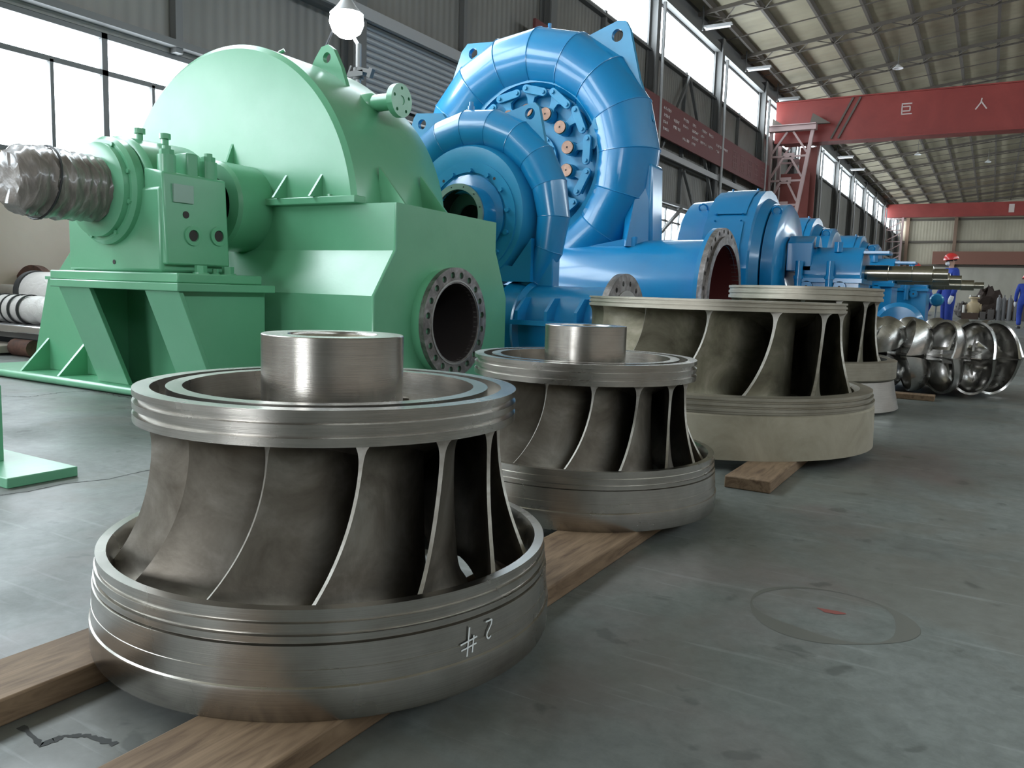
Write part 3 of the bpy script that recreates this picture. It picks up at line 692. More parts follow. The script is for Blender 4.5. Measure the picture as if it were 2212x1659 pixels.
# seal rings and wrapped shaft
MB().lathe([(.15, ya + .02), (.305, ya + .02), (.305, ya - .03), (.285, ya - .05), (.265, ya - .05), (.265, ya - .085), (.235, ya - .095), (.15, ya - .095)], 64, (GX, 0, GZ), 'Y', closed=True).build('seal_ring', GREEN, g)
for a in (20, 65, 110, 155, 200, 250, 300, 345): MB().cyl((GX + .275 * cos(R(a)), ya - .062, GZ + .275 * sin(R(a))), (GX + .275 * cos(R(a)), ya - .045, GZ + .275 * sin(R(a))), .013, n=8).build('seal_bolt', GREEN, g)
rows = []; rnd = random.Random(11)
ys = [ya - .08 - .47 * i / 30 for i in range(31)]
for i, y in enumerate(ys):
    r_ = .183 + .006 * sin(i * 2.1) + (.012 if i in (14, 15, 21) else 0) - (.010 if i in (16, 22) else 0) - (.012 * (i - 27) if i > 27 else 0)
    rows.append([(GX + (r_ + rnd.uniform(-.004, .004)) * cos(2 * pi * j / 40), y + .012 * sin(j * .9), GZ + (r_ + rnd.uniform(-.004, .004)) * sin(2 * pi * j / 40)) for j in range(40)])
m = MB().grid(rows, cv=True)
for q, y in ((.13, ys[-1] - .02), (.05, ys[-1] - .005)): rows.append([(GX + (q + rnd.uniform(-.006, .006)) * cos(2 * pi * j / 40), y, GZ + q * sin(2 * pi * j / 40)) for j in range(40)])
m = MB().grid(rows, cv=True); m.f.append(tuple(range(len(m.v) - 40, len(m.v))))
lbl(m.build('wrapped_shaft', WRAP, g, ang=60), 'shaft end wrapped in dirty plastic film')
MB().tube([(GX + .197 * cos(R(a)), ys[20] + .03 * sin(R(a)), GZ + .197 * sin(R(a))) for a in range(0, 361, 12)], .006, 6).build('binding_cord', BLACK, g)
# casing
HEX = [(3.76, 1.20), (3.76, .92), (3.57, .65), (3.57, .05), (5.03, .05), (5.03, .65), (4.87, .98), (4.87, 1.18)]
MB().prism(HEX, 'X', -6.1, -3.40).holeplate(HEX, (4.26, .49), .262, 'X', -3.40, -3.05).build('casing', GREEN, g)
MB().tube([(-3.055, y, z) for y, z in [(3.57, .3), (3.57, .65), (3.76, .92), (3.765, 1.19)]], .010, 8).build('weld_bead', GREEN, g)
MB().box(-4.55, -3.32, 3.70, 3.80, 1.20, 1.245).build('split_flange', GREEN, g, bev=.006)
for x in (-3.55, -3.7, -4.25): MB().cyl((x, 3.73, 1.245), (x, 3.73, 1.26), .016, n=8).build('flange_bolt', GREEN, g)
prof = [(0.001, 3.79), (DR - .03, 3.765), (DR, 3.79), (DR, 4.50), (DR - .06, 4.78), (DR - .10, 4.80), (0.001, 4.84)]
MB().lathe(prof, 128, (DX, 0, DZ), 'Y').build('drum', GREEN, g, ang=30)
MB().lathe([(.18, 3.5), (.265, 3.5), (.285, 3.52), (.285, 3.84), (.18, 3.84)], 48, (-4.36, 0, 1.19), 'Y', closed=True).build('shaft_collar', GREEN, g)
MB().cyl((GX, 3.2, GZ), (GX, 3.85, GZ), .18, n=32).build('inner_shaft', DARKOIL, g)
for x, h, d in ((-4.48, .40, .16), (-3.97, .165, .12), (-3.655, .165, .12)):
    MB().prism([(3.78 - d, 1.245), (3.79, 1.245), (3.785, 1.245 + h)], 'X', x - .009, x + .009).build('gusset', GREEN, g)
for y, xo in ((4.02, 0), (4.45, 0)):
    MB().prism([(-3.40, 1.19), (-3.16, 1.19), (-3.40, 1.46)], 'Y', y - .009, y + .009).build('gusset', GREEN, g)
# right-hand flange
MB().lathe([(.265, -3.06), (.345, -3.06), (.345, -2.97), (.265, -2.97)], 48, (0, 4.26, .49), 'X', closed=True).build('nozzle_neck', GREEN, g)
fl = MB().flange((0, 4.26, .49), 'X', .252, .352, .305, .021, 20, -2.985, -2.95); lbl(fl.build('pipe_flange', FLG, g, ang=25), 'bare steel bolt flange')
MB().lathe([(.262, -2.95), (.262, -2.946), (.292 - .02, -2.946), (.292 - .02, -2.95)], 48, (0, 4.26, .49), 'X', closed=True).build('gasket_face', STEELG, g)
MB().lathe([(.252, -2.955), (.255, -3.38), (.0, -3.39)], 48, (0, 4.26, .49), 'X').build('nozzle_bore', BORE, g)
# lifting lug, small stub
MB().holeplate([(-4.20, 2.12), (-3.80, 1.95), (-3.88, 2.16), (-3.95, 2.285), (-4.0, 2.32), (-4.06, 2.31), (-4.12, 2.24)], (-4.01, 2.235), .035, 'Y', 4.18, 4.215).build('lifting_lug', GREEN, g)
MB().cyl((-3.85, 4.3, 1.93), (-3.46, 4.3, 1.93), .055, n=24).build('stub_pipe', GREEN, g)
MB().lathe([(.001, -3.80), (.075, -3.80), (.07, -3.70), (.055, -3.68)], 24, (0, 4.3, 1.93), 'X').build('stub_weld', GREEN, g)
MB().flange((0, 4.3, 1.93), 'X', .03, .108, .078, .011, 5, -3.50, -3.455, off=.25).build('stub_flange', GREEN, g, ang=25)
MB().cyl((-3.5, 4.3, 1.93), (-3.465, 4.3, 1.93), .031, n=16).build('stub_bore', BORE, g)
MB().tube([(-4.22, 3.95, 2.23), (-4.19, 3.97, 2.25)], .012, 6).build('plug', GREEN, g)

# green stand at the left edge
s_ = thing('green_stand', 'green steel stand foot with upright, cut off by the left edge', 'stand', (-2.95, 1.45, 0))
MB().box(-3.35, -2.74, 1.38, 1.62, 0, .035).build('foot_plate', GREEN, s_, bev=.003)
MB().box(-3.1, -2.985, 1.42, 1.54, .035, 1.1).build('upright', GREEN, s_, bev=.003) if False else MB().box(-3.2, -3.02, 1.50, 1.515, .035, .31).box(-3.2, -3.185, 1.42, 1.59, .035, .31).build('upright', GREEN, s_, bev=.002)

# ------------------------------------------------------------------ spiral casings
def scroll(cx, cy, cz, fn, a0, a1, nseg, mt, parent, nm='scroll_casing', n=40):
    m = MB(); A = [a0 + (a1 - a0) * k / nseg for k in range(nseg + 1)]
    def ring(t):
        rc, rt = fn(t); ct, st = cos(R(t)), sin(R(t))
        return [(cx + (rc + rt * cos(2 * pi * j / n)) * ct, cy + rt * sin(2 * pi * j / n), cz + (rc + rt * cos(2 * pi * j / n)) * st) for j in range(n)]
    for k in range(nseg): m.grid([ring(A[k]), ring(A[k + 1])], cv=True)
    m.f.append(tuple(range(n))); m.f.append(tuple(range(len(m.v) - n, len(m.v))))
    o = m.build(nm, mt, parent, ang=70)
    for t in A[1:-1]:
        rg = ring(t); MB().tube(rg + [rg[0]], .0035 * (1 + (cz > 2)), 5, caps=False).build('weld_seam', mt, o)
    return o
# small blue spiral turbine
sx, sz, sy = -3.76, 1.305, 5.66
b1 = thing('blue_spiral_turbine', 'smaller blue spiral-case turbine with open snout, right behind the green turbine', 'turbine', (sx, sy, 0))
def f1(t):
    u = (t + 40) / 260; rt = .085 + .125 * min(1, max(0, u)) ** .55; return (.875 - rt, rt)
scroll(sx, sy, sz, f1, -78, 230, 16, BLUE, b1)
MB().lathe([(.47, sy - .16), (.55, sy - .15), (.60, sy - .05), (.60, sy + .1), (.50, sy + .16), (.2, sy + .16), (.2, sy - .10), (.40, sy - .10), (.40, sy - .155)], 72, (sx, 0, sz), 'Y', closed=True).build('stay_ring', BLUE2, b1)
ry = 5.49
MB().lathe([(.20, ry + .06), (.485, ry + .06), (.485, ry + .03), (.455, ry + .028), (.455, ry), (.37, ry), (.37, ry + .012), (.20, ry + .012)], 84, (sx + .04, 0, sz - .03), 'Y', closed=True).build('cover_ring', BLUE2, b1, ang=25)
cxx, czz = sx + .045, sz - .035
for k in range(14):
    a = R(10 + k * 360 / 14); p = (cxx + .388 * cos(a), ry, czz + .388 * sin(a))
    MB().cyl(p, (p[0], ry - .028, p[2]), .021, n=6).build('cover_bolt', BLUE2, b1)
for a in (52, 128, 200): a = R(a); MB().cyl((cxx + .40 * cos(a), ry - .0015, czz + .40 * sin(a)), (cxx + .40 * cos(a), ry + .01, czz + .40 * sin(a)), .012, n=12).build('dowel_hole', BORE, b1)  # dark discs painted as shaded dowel holes
MB().lathe([(.20, ry + .03), (.335, ry + .03), (.335, ry - .01), (.30, ry - .03), (.215, ry - .055), (.2, ry - .12), (.18, ry - .12), (.18, ry + .03)], 64, (cxx + .01, 0, czz + .02), 'Y', closed=True).build('bearing_neck', BLUE, b1)
MB().lathe([(.205, 5.28), (.245, 5.28), (.245, 5.46), (.205, 5.46)], 64, (-3.665, 0, 1.283), 'Y', closed=True).build('snout', BLUE, b1, ang=25)
MB().flange((-3.665, 0, 1.283), 'Y', .198, .243, .221, .006, 12, 5.264, 5.284).build('snout_flange', STEELG, b1, ang=25)
MB().lathe([(.206, 5.29), (.2, 5.44), (.12, 5.46), (.10, 5.46), (.1, 5.60), (0, 5.60)], 48, (-3.665, 0, 1.283), 'Y').build('snout_bore', DARKOIL, b1)
MB().holeplate([(-4.50, 1.86), (-4.40, 2.15), (-4.37, 2.19), (-4.10, 2.17), (-4.0, 2.05), (-4.2, 1.9)], (-4.31, 2.095), .042, 'Y', sy - .02, sy + .02).build('lifting_lug', BLUE2, b1)
MB().holeplate([(-3.55, 2.10), (-3.25, 2.175), (-3.21, 2.18), (-3.17, 2.14), (-3.10, 1.85), (-3.05, 1.55), (-3.3, 1.8)], (-3.25, 2.095), .045, 'Y', sy - .02, sy + .02).build('lifting_lug', BLUE2, b1)
MB().cyl((-3.82, sy, 2.16), (-3.82, sy, 2.205), .028, n=12).cyl((-3.82, sy, 2.2), (-3.82, sy, 2.24), .018, n=10).build('air_plug', BLUE, b1)
MB().prism([(-4.6, .78), (-3.13, .78), (-3.13, 1.12), (-3.3, .9), (-3.6, .95), (-3.9, .78 + .2), (-4.4, .95)], 'Y', sy - .14, sy + .14).build('support_saddle', BLUE, b1)
MB().prism([(-3.14, .745), (-2.975, .745), (-2.975, .99), (-3.0, 1.10), (-3.02, 1.13), (-3.14, 1.07)], 'Y', sy - .06, sy + .06).build('support_post', BLUE, b1, bev=.01)
pz, pr = .42, .335
MB().lathe([(.2, -2.42), (pr, -2.42), (pr, -4.6), (0.001, -4.6)], 64, (0, sy, pz), 'X').build('inlet_pipe', BLUE, b1)
MB().lathe([(pr - .01, -3.36), (pr + .03, -3.33), (pr + .012, -3.18), (pr + .03, -3.15), (pr - .01, -3.1)], 64, (0, sy, pz), 'X').build('pipe_collar', BLUE, b1)
MB().box(-3.12, -2.4, sy - .46, sy - .2, .455, .49).build('pipe_bracket', BLUE, b1)
for x in (-3.07, -2.82, -2.575, -2.42):
    MB().prism([(sy - .44, .49), (sy - .44, .56), (sy - .32, .66), (sy - .22, .66), (sy - .22, .49)], 'X', x - .012, x + .012).build('gusset', BLUE, b1)
MB().flange((0, sy, .455), 'X', .20, .405, .335, .02, 16, -2.42, -2.37).build('inlet_flange', FLG, b1, ang=25)
MB().lathe([(.2, -2.37), (.28, -2.37), (.28, -2.362), (.2, -2.362)], 48, (0, sy, .455), 'X', closed=True).build('inlet_gasket_face', STEELG, b1)
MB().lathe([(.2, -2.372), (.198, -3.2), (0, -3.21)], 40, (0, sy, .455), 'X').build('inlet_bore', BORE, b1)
MB().box(-4.5, -2.5, sy - .3, sy + .3, 0, .09).build('skid', BLUE, b1)
MB().box(-2.36, -2.1, sy + .36, sy + .5, .66, .69).build('side_bracket', BLUE, b1, smooth=False) if False else None

# big blue spiral turbine
bx, bz, by = -4.60, 2.12, 8.1
b2 = thing('blue_spiral_turbine', 'huge blue spiral-case turbine with linked guide vanes and two lifting ears', 'turbine', (bx, by, 0))
def f2(t):
    u = (t + 30) / 230; rt = .33 + .06 * min(1, max(0, u)); return (1.495 - rt, rt)
scroll(bx, by, bz, f2, -100, 232, 16, BLUE, b2)
fy = 7.86
bx2 = -4.53
MB().lathe([(.25, by + .28), (.90, by + .28), (.90, by - .25), (.84, by - .26), (.84, fy + .06), (.60, fy + .06), (.60, fy + .08), (.25, fy + .08)], 96, (bx2, 0, bz + .01), 'Y', closed=True).build('head_cover', BLUE2, b2, ang=25)
MB().lathe([(.05, fy + .07), (.335, fy + .07), (.335, fy + .03), (.30, fy + .03), (.05, fy + .03)], 64, (bx2, 0, bz + .01), 'Y', closed=True).build('inner_cover', BLUE2, b2, ang=25)
for k in range(18):
    a = R(k * 20 + 5); p = (bx2 + .315 * cos(a), fy + .03, bz + .01 + .315 * sin(a)); MB().cyl(p, (p[0], fy + .01, p[2]), .014, n=6).build('cover_bolt', BLUE2, b2)
for k in range(14):
    a0 = 11.8 + k * 360 / 14
    def pt(r_, a, y=0): return (bx2 + r_ * cos(R(a)), fy + y, bz + .01 + r_ * sin(R(a)))
    # servo arm from the vane pin outwards
    o2 = []
    for q, (r_, a) in enumerate(((.47, a0 - 9), (.52, a0 - 10), (.70, a0 - 8.5), (.79, a0 - 8.5), (.80, a0 + 9), (.74, a0 + 9), (.58, a0 + 9), (.50, a0 + 10))): o2.append((bx2 + r_ * cos(R(a)), bz + .01 + r_ * sin(R(a))))
    o2 = [(bx2 + r_ * cos(R(a)), bz + .01 + r_ * sin(R(a))) for r_, a in ((.455, a0), (.485, a0 - 7), (.55, a0 - 8), (.62, a0 - 4), (.68, a0 - 5), (.73, a0 - 14), (.775, a0 - 15), (.785, a0 - 4), (.79, a0 + 4), (.74, a0 + 5), (.68, a0 + 3), (.62, a0 + 2), (.55, a0 + 7), (.49, a0 + 7))]
    MB().prism(o2, 'Y', fy - .03, fy + .02).build('vane_arm', BLUE2, b2, bev=.004)
    if True:
        p = pt(.533, a0); MB().cyl((p[0], fy - .07, p[2]), (p[0], fy + .05, p[2]), .075, n=32).build('pin_boss', BLUE2, b2)
        cp = MB().lathe([(.0105, fy - .092), (.066, fy - .092), (.069, fy - .089), (.069, fy - .06), (.0, fy - .06)], 36, (p[0], 0, p[2]), 'Y').build('pin_cap', BRONZE, b2)
        MB().cyl((p[0], fy - .088, p[2]), (p[0], fy - .06, p[2]), .012, n=10).build('centre_hole', BORE, cp)
    # link bar joining this arm to the next
    e0, e1 = Vector(pt(.768, a0 + 2.4, -.06)), Vector(pt(.738, a0 - 14.6, -.06)); d = (e1 - e0).normalized(); s90 = Vector((0, 1, 0)).cross(d)
    pts = []
    for c_, sg in ((e1, 1), (e0, -1)):
        for q in range(9):
            a = -pi / 2 + pi * q / 8; v_ = c_ + (d * cos(a) * sg - s90 * sin(a) * sg) * .043 if sg > 0 else c_ - (d * cos(a) - s90 * sin(a)) * .043
            pts.append((v_.x, v_.z))
    MB().prism(pts, 'Y', fy - .075, fy - .045).build('link_bar', BLUE2, b2, bev=.003)
    for e in (e0, e1): MB().cyl((e.x, fy - .095, e.z), (e.x, fy - .04, e.z), .020, n=14).build('link_pin', BLUE2, b2)
# eye bracket on the right of the ring
MB().holeplate([(-3.86, 2.20), (-3.80, 2.42), (-3.72, 2.53), (-3.66, 2.545), (-3.60, 2.50), (-3.60, 2.43), (-3.72, 2.22)], (-3.665, 2.475), .034, 'Y', fy - .02, fy + .03).build('eye_bracket', BLUE2, b2)
MB().lathe([(.034, fy - .06), (.075, fy - .06), (.075, fy + .05), (.034, fy + .05)], 28, (-3.665, 0, 2.475), 'Y', closed=True).build('eye_ring', BLUE2, b2)
MB().holeplate([(-5.75, 3.1), (-5.60, 3.48), (-5.52, 3.56), (-5.16, 3.54), (-5.0, 3.45), (-5.4, 3.1)], (-5.44, 3.44), .06, 'Y', by - .03, by + .03).build('lifting_lug', BLUE2, b2)
MB().holeplate([(-4.05, 3.42), (-3.62, 3.56), (-3.53, 3.545), (-3.48, 3.46), (-3.35, 2.95), (-3.17, 2.5), (-3.4, 2.9), (-3.8, 3.2)], (-3.62, 3.41), .065, 'Y', by - .03, by + .03).build('lifting_lug', BLUE2, b2)
MB().cyl((bx + .15, by, 3.59), (bx + .15, by, 3.65), .02, n=10).build('air_plug', BLUE, b2)
MB().prism([(-3.46, 1.2), (-3.08, 1.2), (-3.10, 1.55), (-3.12, 2.05), (-3.3, 2.15), (-3.44, 2.0), (-3.42, 1.75)], 'Y', by - .13, by + .2).build('saddle_neck', BLUE, b2, bev=.03)
MB().add([(-3.28, by - .36, 1.2), (-3.10, by - .10, 1.2), (-3.44, by - .10, 1.2), (-3.25, by - .14, 1.95), (-3.12, by - .10, 1.75), (-3.42, by - .10, 1.75)], [(0, 1, 4, 3), (0, 3, 5, 2), (3, 4, 5), (0, 2, 1), (1, 2, 5, 4)]).build('saddle_rib', BLUE, b2)
MB().prism([(-5.9, .75), (-3.2, .75), (-3.2, 1.3), (-4.0, 1.15), (-5.2, 1.15), (-5.9, 1.4)], 'Y', by - .3, by + .3).build('support_saddle', BLUE, b2)
pz, pr = .70, .585
MB().lathe([(.525, -2.36), (pr, -2.36), (pr, -4.6), (pr * .7, -5.6), (0.001, -5.7)], 96, (0, by, pz), 'X').build('inlet_pipe', BLUE, b2)
MB().lathe([(pr - .01, -2.44), (.685, -2.44), (.685, -2.40), (pr - .01, -2.40)], 96, (0, by, .715), 'X', closed=True).build('flange_back', BLUE, b2, ang=25)
MB().flange((0, by, .715), 'X', .52, .685, .648, .021, 28, -2.40, -2.35).build('inlet_flange', FLG, b2, ang=25)
MB().lathe([(.52, -2.35), (.60, -2.35), (.60, -2.325), (.52, -2.325)], 96, (0, by, .715), 'X', closed=True).build('gasket_face', FLG, b2, ang=25)
MB().lathe([(.52, -2.33), (.52, -3.4), (.4, -3.8), (0.001, -3.85)], 72, (0, by, .715), 'X').build('inlet_bore', REDIN, b2)
MB().box(-5.8, -2.6, by - .35, by + .35, 0, .2).build('skid', BLUE, b2)
for a in (-8, -22, -36): 
    p = (bx2 + .93 * cos(R(a)), fy + .02, bz + .93 * sin(R(a))); MB().cyl(p, (p[0], fy - .05, p[2]), .03, n=12).build('cover_stud', BLUE, b2)

# ------------------------------------------------------------------ generator sets
def generator(name, label, x0, y, z, Rr, sc=1.0, shaft=True, cover_w=.58):
    """axis along X; x0 is the right edge of the tall round cover"""
    t = thing(name, label, 'generator', (x0, y, 0))
    s_ = sc; n = 64
    def oct(Ro, hb):      # cover outline, flat-topped arch down to the floor
        P_ = [(y - Ro, 0.02), (y - Ro, z)]
        for k in range(0, 13):
            a = pi - pi * k / 12; P_.append((y + Ro * cos(a), z + Ro * sin(a)))
        P_ += [(y + Ro, z), (y + Ro, .02)]; return P_
    MB().prism(oct(Rr, 0)[1:-1] + [(y + Rr * .95, .3), (y + Rr * .7, 0.02), (y - Rr * .7, 0.02), (y - Rr * .95, .3)], 'X', x0 - cover_w, x0).build('stator_cover', BLUE, t, ang=25)
    MB().lathe([(0.001, x0 - cover_w - .42 * s_), (Rr * .80, x0 - cover_w - .42 * s_), (Rr * .88, x0 - cover_w - .36 * s_), (Rr * .9, x0 - cover_w)], n, (0, y, z), 'X').build('rear_housing', BLUE, t)
    MB().lathe([(Rr * .90, x0), (Rr * .87, x0 + .05 * s_), (Rr * .84, x0 + .10 * s_), (Rr * .55, x0 + .10 * s_)], n, (0, y, z), 'X').build('end_shield', BLUE, t)
    MB().lathe([(Rr * .60, x0 + .08), (Rr * .82, x0 + .12 * s_), (Rr * .82, x0 + .26 * s_), (Rr * .76, x0 + .30 * s_), (Rr * .30, x0 + .30 * s_), (.1, x0 + .22)], n, (0, y, z), 'X').build('end_bell', BLUE, t)
    # inspection covers on the arch: shallow panels with screw heads
    for a0_, a1_ in ((98, 140), (146, 178)):
        rows = []
        for k in range(9):
            a = R(a0_ + (a1_ - a0_) * k / 8); rows.append([(x_, y + (Rr + .008) * cos(a), z + (Rr + .008) * sin(a)) for x_ in (x0 - cover_w + .08, x0 - .10)])
        p_ = MB().grid(rows).build('inspection_panel', BLUE, t, fix=False)
        for k in (0, 8):
            a = R(a0_ + (a1_ - a0_) * k / 8)
            for x_ in (x0 - cover_w + .12, x0 - .14): MB().cyl((x_, y + (Rr + .0) * cos(a), z + (Rr + .0) * sin(a)), (x_, y + (Rr + .028) * cos(a), z + (Rr + .028) * sin(a)), .012, n=8).build('screw', BLUE, p_)
    for x_ in (x0 - cover_w - .14 * s_, x0 + .2 * s_):
        rad = Rr * (.86 if x_ < x0 else .8); a = R(125)
        c_ = Vector((x_, y + (rad + .06) * cos(a), z + (rad + .06) * sin(a)))
        MB().tube([c_ + Vector((.055 * sin(q), 0.055 * cos(q) * cos(a), .055 * cos(q) * sin(a))) for q in [2 * pi * k / 16 for k in range(17)]], .012, 6).build('lifting_eye', BLUE, t)
    MB().box(x0 - cover_w - .4, x0 + .35, y - Rr * .8, y + Rr * .8, 0, .15).build('skid', BLUE, t)
    if shaft:
        xb0 = x0 + .48 * s_
        MB().prism([(y - .42, .02), (y - .42, z - .12), (y - .36, z - .05), (y - .36, z + .06), (y - .30, z + .20), (y - .14, z + .30), (y + .14, z + .30), (y + .3, z + .2), (y + .42, z - .05), (y + .42, .02)], 'X', xb0 + .0, xb0 + .72 * s_).build('bearing_housing', BLUE, t, bev=.015)
        MB().box(xb0 - .03, xb0 + .75 * s_, y - .47, y + .47, z - .14, z - .08).build('split_flange', BLUE, t, bev=.006)
        MB().prism([(y - .36, z + .0), (y - .36, z + .35), (y - .2, z + .44), (y + .2, z + .44), (y + .36, z + .3), (y + .36, z)], 'X', xb0 - .16 * s_, xb0 + .14 * s_).build('oil_box', BLUE, t, bev=.01)
        for x_ in (xb0 + .12, xb0 + .5):
            MB().cyl((x_, y - .415, z - .19), (x_, y - .47, z - .19), .07, n=24).cyl((x_, y - .46, z - .19), (x_, y - .48, z - .19), .05, n=20).build('side_port', BLUE, t)
            MB().cyl((x_, y - .475, z - .19), (x_, y - .483, z - .19), .016, n=12).build('port_hole', BORE, t)  # raised dark disc, painted like the shade in a port
        for x_ in (xb0 + .02, xb0 + .38): MB().cyl((x_, y - .46, z - .30), (x_, y - .46, z + .12), .045, n=14).cyl((x_, y - .46, z - .1), (x_, y - .46, z - .06), .06, n=14).build('cylinder_pot', BLUE, t)
        MB().cyl((xb0 + .42, y - .22, z + .24), (xb0 + .42, y - .22, z + .36), .05, n=16).build('filler_cap', BLUE, t)
        MB().prism([(y - .3, z + .30), (y - .22, z + .44), (y - .1, z + .30)], 'X', xb0 + .16, xb0 + .2).build('web', BLUE, t)
        MB().lathe([(.0, xb0 + .6), (.095, xb0 + .6), (.095, xb0 + .98), (.088, xb0 + .985), (.088, xb0 + 1.24), (.094, xb0 + 1.245), (.094, xb0 + 1.46), (.06, xb0 + 1.47), (.06, xb0 + 1.62), (0, xb0 + 1.62)], 36, (0, y, z), 'X').build('shaft', SHAFT, t, ang=25)
        MB().box(xb0 + .72 * s_, xb0 + 1.0, y - .3, y + .1, z + .22, z + .25).build('top_plate', BLUE, t)
    return t
generator('generator', 'big blue generator with round cover and polished shaft, nearest of the blue generators', -2.57, 10.8, 1.065, 1.035)
generator('generator', 'blue generator half hidden behind the nearest one, its shaft lower in the row', -2.52, 13.9, 1.09, .95)
generator('generator', 'farthest blue generator with only its top and bearing showing', -2.25, 17.2, 1.08, .92)
m = thing('blue_pump_body', 'small blue spiral pump body standing under the second generator shaft', 'pump', (-1.15, 13.0, 0))
MB().lathe([(.1, -.1), (.28, -.1), (.34, -.03), (.34, .06), (.28, .12), (.1, .12)], 40, (-1.15, 13.0, .38), 'Y', closed=True).build('volute', BLUE, m)
MB().box(-1.5, -.85, 12.9, 13.15, 0, .1).build('foot', BLUE, m); MB().cyl((-1.15, 12.86, .38), (-1.15, 13.1, .38), .12, n=24).build('hub', BLUE, m)

CRACK1 = [(-2.678, 1.326), (-2.658, 1.402), (-2.668, 1.53), (-2.616, 1.657), (-2.632, 1.803), (-2.609, 2.005)]
CRACK2 = [(-1.247, 0.634), (-1.171, 0.623), (-1.167, 0.656), (-1.138, 0.676), (-1.083, 0.685)]
CRACK3 = [(-4.943, 2.472), (-4.783, 2.543), (-4.849, 2.772), (-4.78, 2.936), (-4.354, 2.902)]
RS = (-0.254, 1.884)
OV = (-.26, 1.87, .165, .155)

# ------------------------------------------------------------------ things stored at the left wall
def solo(mb, name, mt, label, cat, loc, group=None, **k):
    return tag(mb.build(name, mt, loc=loc, **k), label, cat, group)
t = thing('wrapped_roll', 'thick roll wrapped in white film with a black band, left of the green turbine', 'roll', (-7.7, 4.35, .36))
MB().lathe([(0, -8.02), (.17, -8.02), (.195, -7.98), (.20, -7.6), (.185, -7.15), (.19, -6.9), (0, -6.88)], 36, (0, 4.35, .55), 'X').build('white_wrapping', WRAPW, t)
MB().lathe([(.196, -7.99), (.208, -7.98), (.208, -7.91), (.196, -7.9)], 36, (0, 4.35, .55), 'X', closed=True).build('black_band', BLACK, t)
MB().cyl((-8.85, 4.35, .50), (-8.02, 4.35, .50), .115, n=24).build('bare_end', STEELG, t)
t = thing('wrapped_shaft', 'long thin shaft wrapped in white film with dark binding rings, lying on the white slab', 'shaft', (-7.9, 4.02, .27))
MB().lathe([(.0, -8.85)] + [(.125 + .008 * sin(q * 1.7), -8.85 + q * .05) for q in range(40)] + [(0, -6.85)], 30, (0, 4.02, .40), 'X').build('white_wrapping', WRAPW, t)
for x in (-8.0, -7.88, -7.72, -7.60, -7.45): MB().lathe([(.128, x), (.139, x + .003), (.139, x + .02), (.128, x + .025)], 28, (0, 4.02, .40), 'X', closed=True).build('binding_ring', BLACK, t)
t = thing('steel_slab', 'white-looking flat steel slab on timber blocks beside the green turbine foot', 'slab', (-8, 4.1, .15))
MB().box(-8.85, -6.95, 3.82, 4.6, .205, .272).build('slab', SILVER, t, bev=.01)
MB().box(-8.85, -7.0, 3.9, 4.5, .15, .2).build('under_slab', IRON, t)
solo(MB().cyl((-7.42, 3.86, .075), (-7.12, 3.86, .075), .075, n=14), 'timber_block', RUST, 'brown round-edged block under the end of the white steel slab', 'block', (-7.3, 3.86, 0))
solo(MB().box(-8.9, -7.45, 3.7, 4.0, .02, .09), 'timber_beam', mat('pale_timber', (.42, .38, .33), .8), 'pale flat beam on the floor below the white steel slab', 'beam', (-8.2, 3.85, 0), bev=.01)
solo(MB().box(-8.7, -8.2, 4.0, 4.5, 0, .15).box(-7.5, -7.3, 4.1, 4.5, 0, .15), 'support_block', IRON, 'dark support blocks behind the pale flat beam', 'block', (-8, 4.2, 0))
t = thing('rusty_flange', 'rusty brown flanged disc standing behind the wrapped roll', 'flange', (-8.7, 4.75, .0))
MB().lathe([(.08, 4.72), (.40, 4.72), (.40, 4.80), (.08, 4.80)], 48, (-8.72, 0, .42), 'Y', closed=True).build('disc', RUST, t)
for k in range(8): MB().cyl((-8.72 + .33 * cos(k * pi / 4), 4.712, .42 + .33 * sin(k * pi / 4)), (-8.72 + .33 * cos(k * pi / 4), 4.73, .42 + .33 * sin(k * pi / 4)), .02, n=10).build('bolt_hole', BORE, t)  # dark discs on the face paint the shade of bolt holes

# ------------------------------------------------------------------ work place between the machines
t = thing('round_table', 'low round steel table with a thin pole, near the workers in blue', 'table', (-1.45, 18.6, 0))
MB().lathe([(0, .47), (.40, .47), (.41, .49), (.41, .51), (0, .51)], 40, (-1.45, 18.6, 0)).build('table_top', STEELG, t)
MB().cyl((-1.45, 18.6, 0), (-1.45, 18.6, .47), .12, n=20).build('pedestal', REDD, t)
MB().cyl((-1.5, 18.6, .51), (-1.5, 18.6, 1.25), .018, n=10).build('pole', TUBE, t)
solo(MB().box(-1.48, -1.25, 18.5, 18.7, .512, .585), 'cardboard_box', mat('pale_card', (.5, .42, .38), .8), 'small pale box lying on the low round table', 'box', (-1.36, 18.6, .512), bev=.004)
t = thing('tripod', 'thin light tripod legs standing left of the round table', 'tripod', (-1.9, 19.5, 0))
for k, (dx, dy) in enumerate(((-.18, 0), (.12, -.12), (.05, .18))): MB().cyl((-1.9 + dx, 19.5 + dy, 0), (-1.78, 19.5, 1.2), .012, n=8).build('leg', IRONL, t)
MB().cyl((-1.78, 19.5, 1.18), (-1.78, 19.5, 1.3), .03, n=10).build('head', IRON, t)
t = thing('floor_fan', 'small pale round fan head beside the crouching worker', 'fan', (-.95, 18.2, 0))
MB().cyl((-.95, 18.2, 0), (-.95, 18.2, .72), .02, n=10).build('pole', IRONL, t); MB().lathe([(0, 18.10), (.1, 18.12), (.13, 18.17), (.11, 18.24), (0, 18.26)], 28, (-.95, 0, .80), 'Y').build('fan_head', BLUE2, t)
MB().cyl((-.95, 18.2, 0), (-.95, 18.2, .02), .14, n=20).build('base', IRON, t)
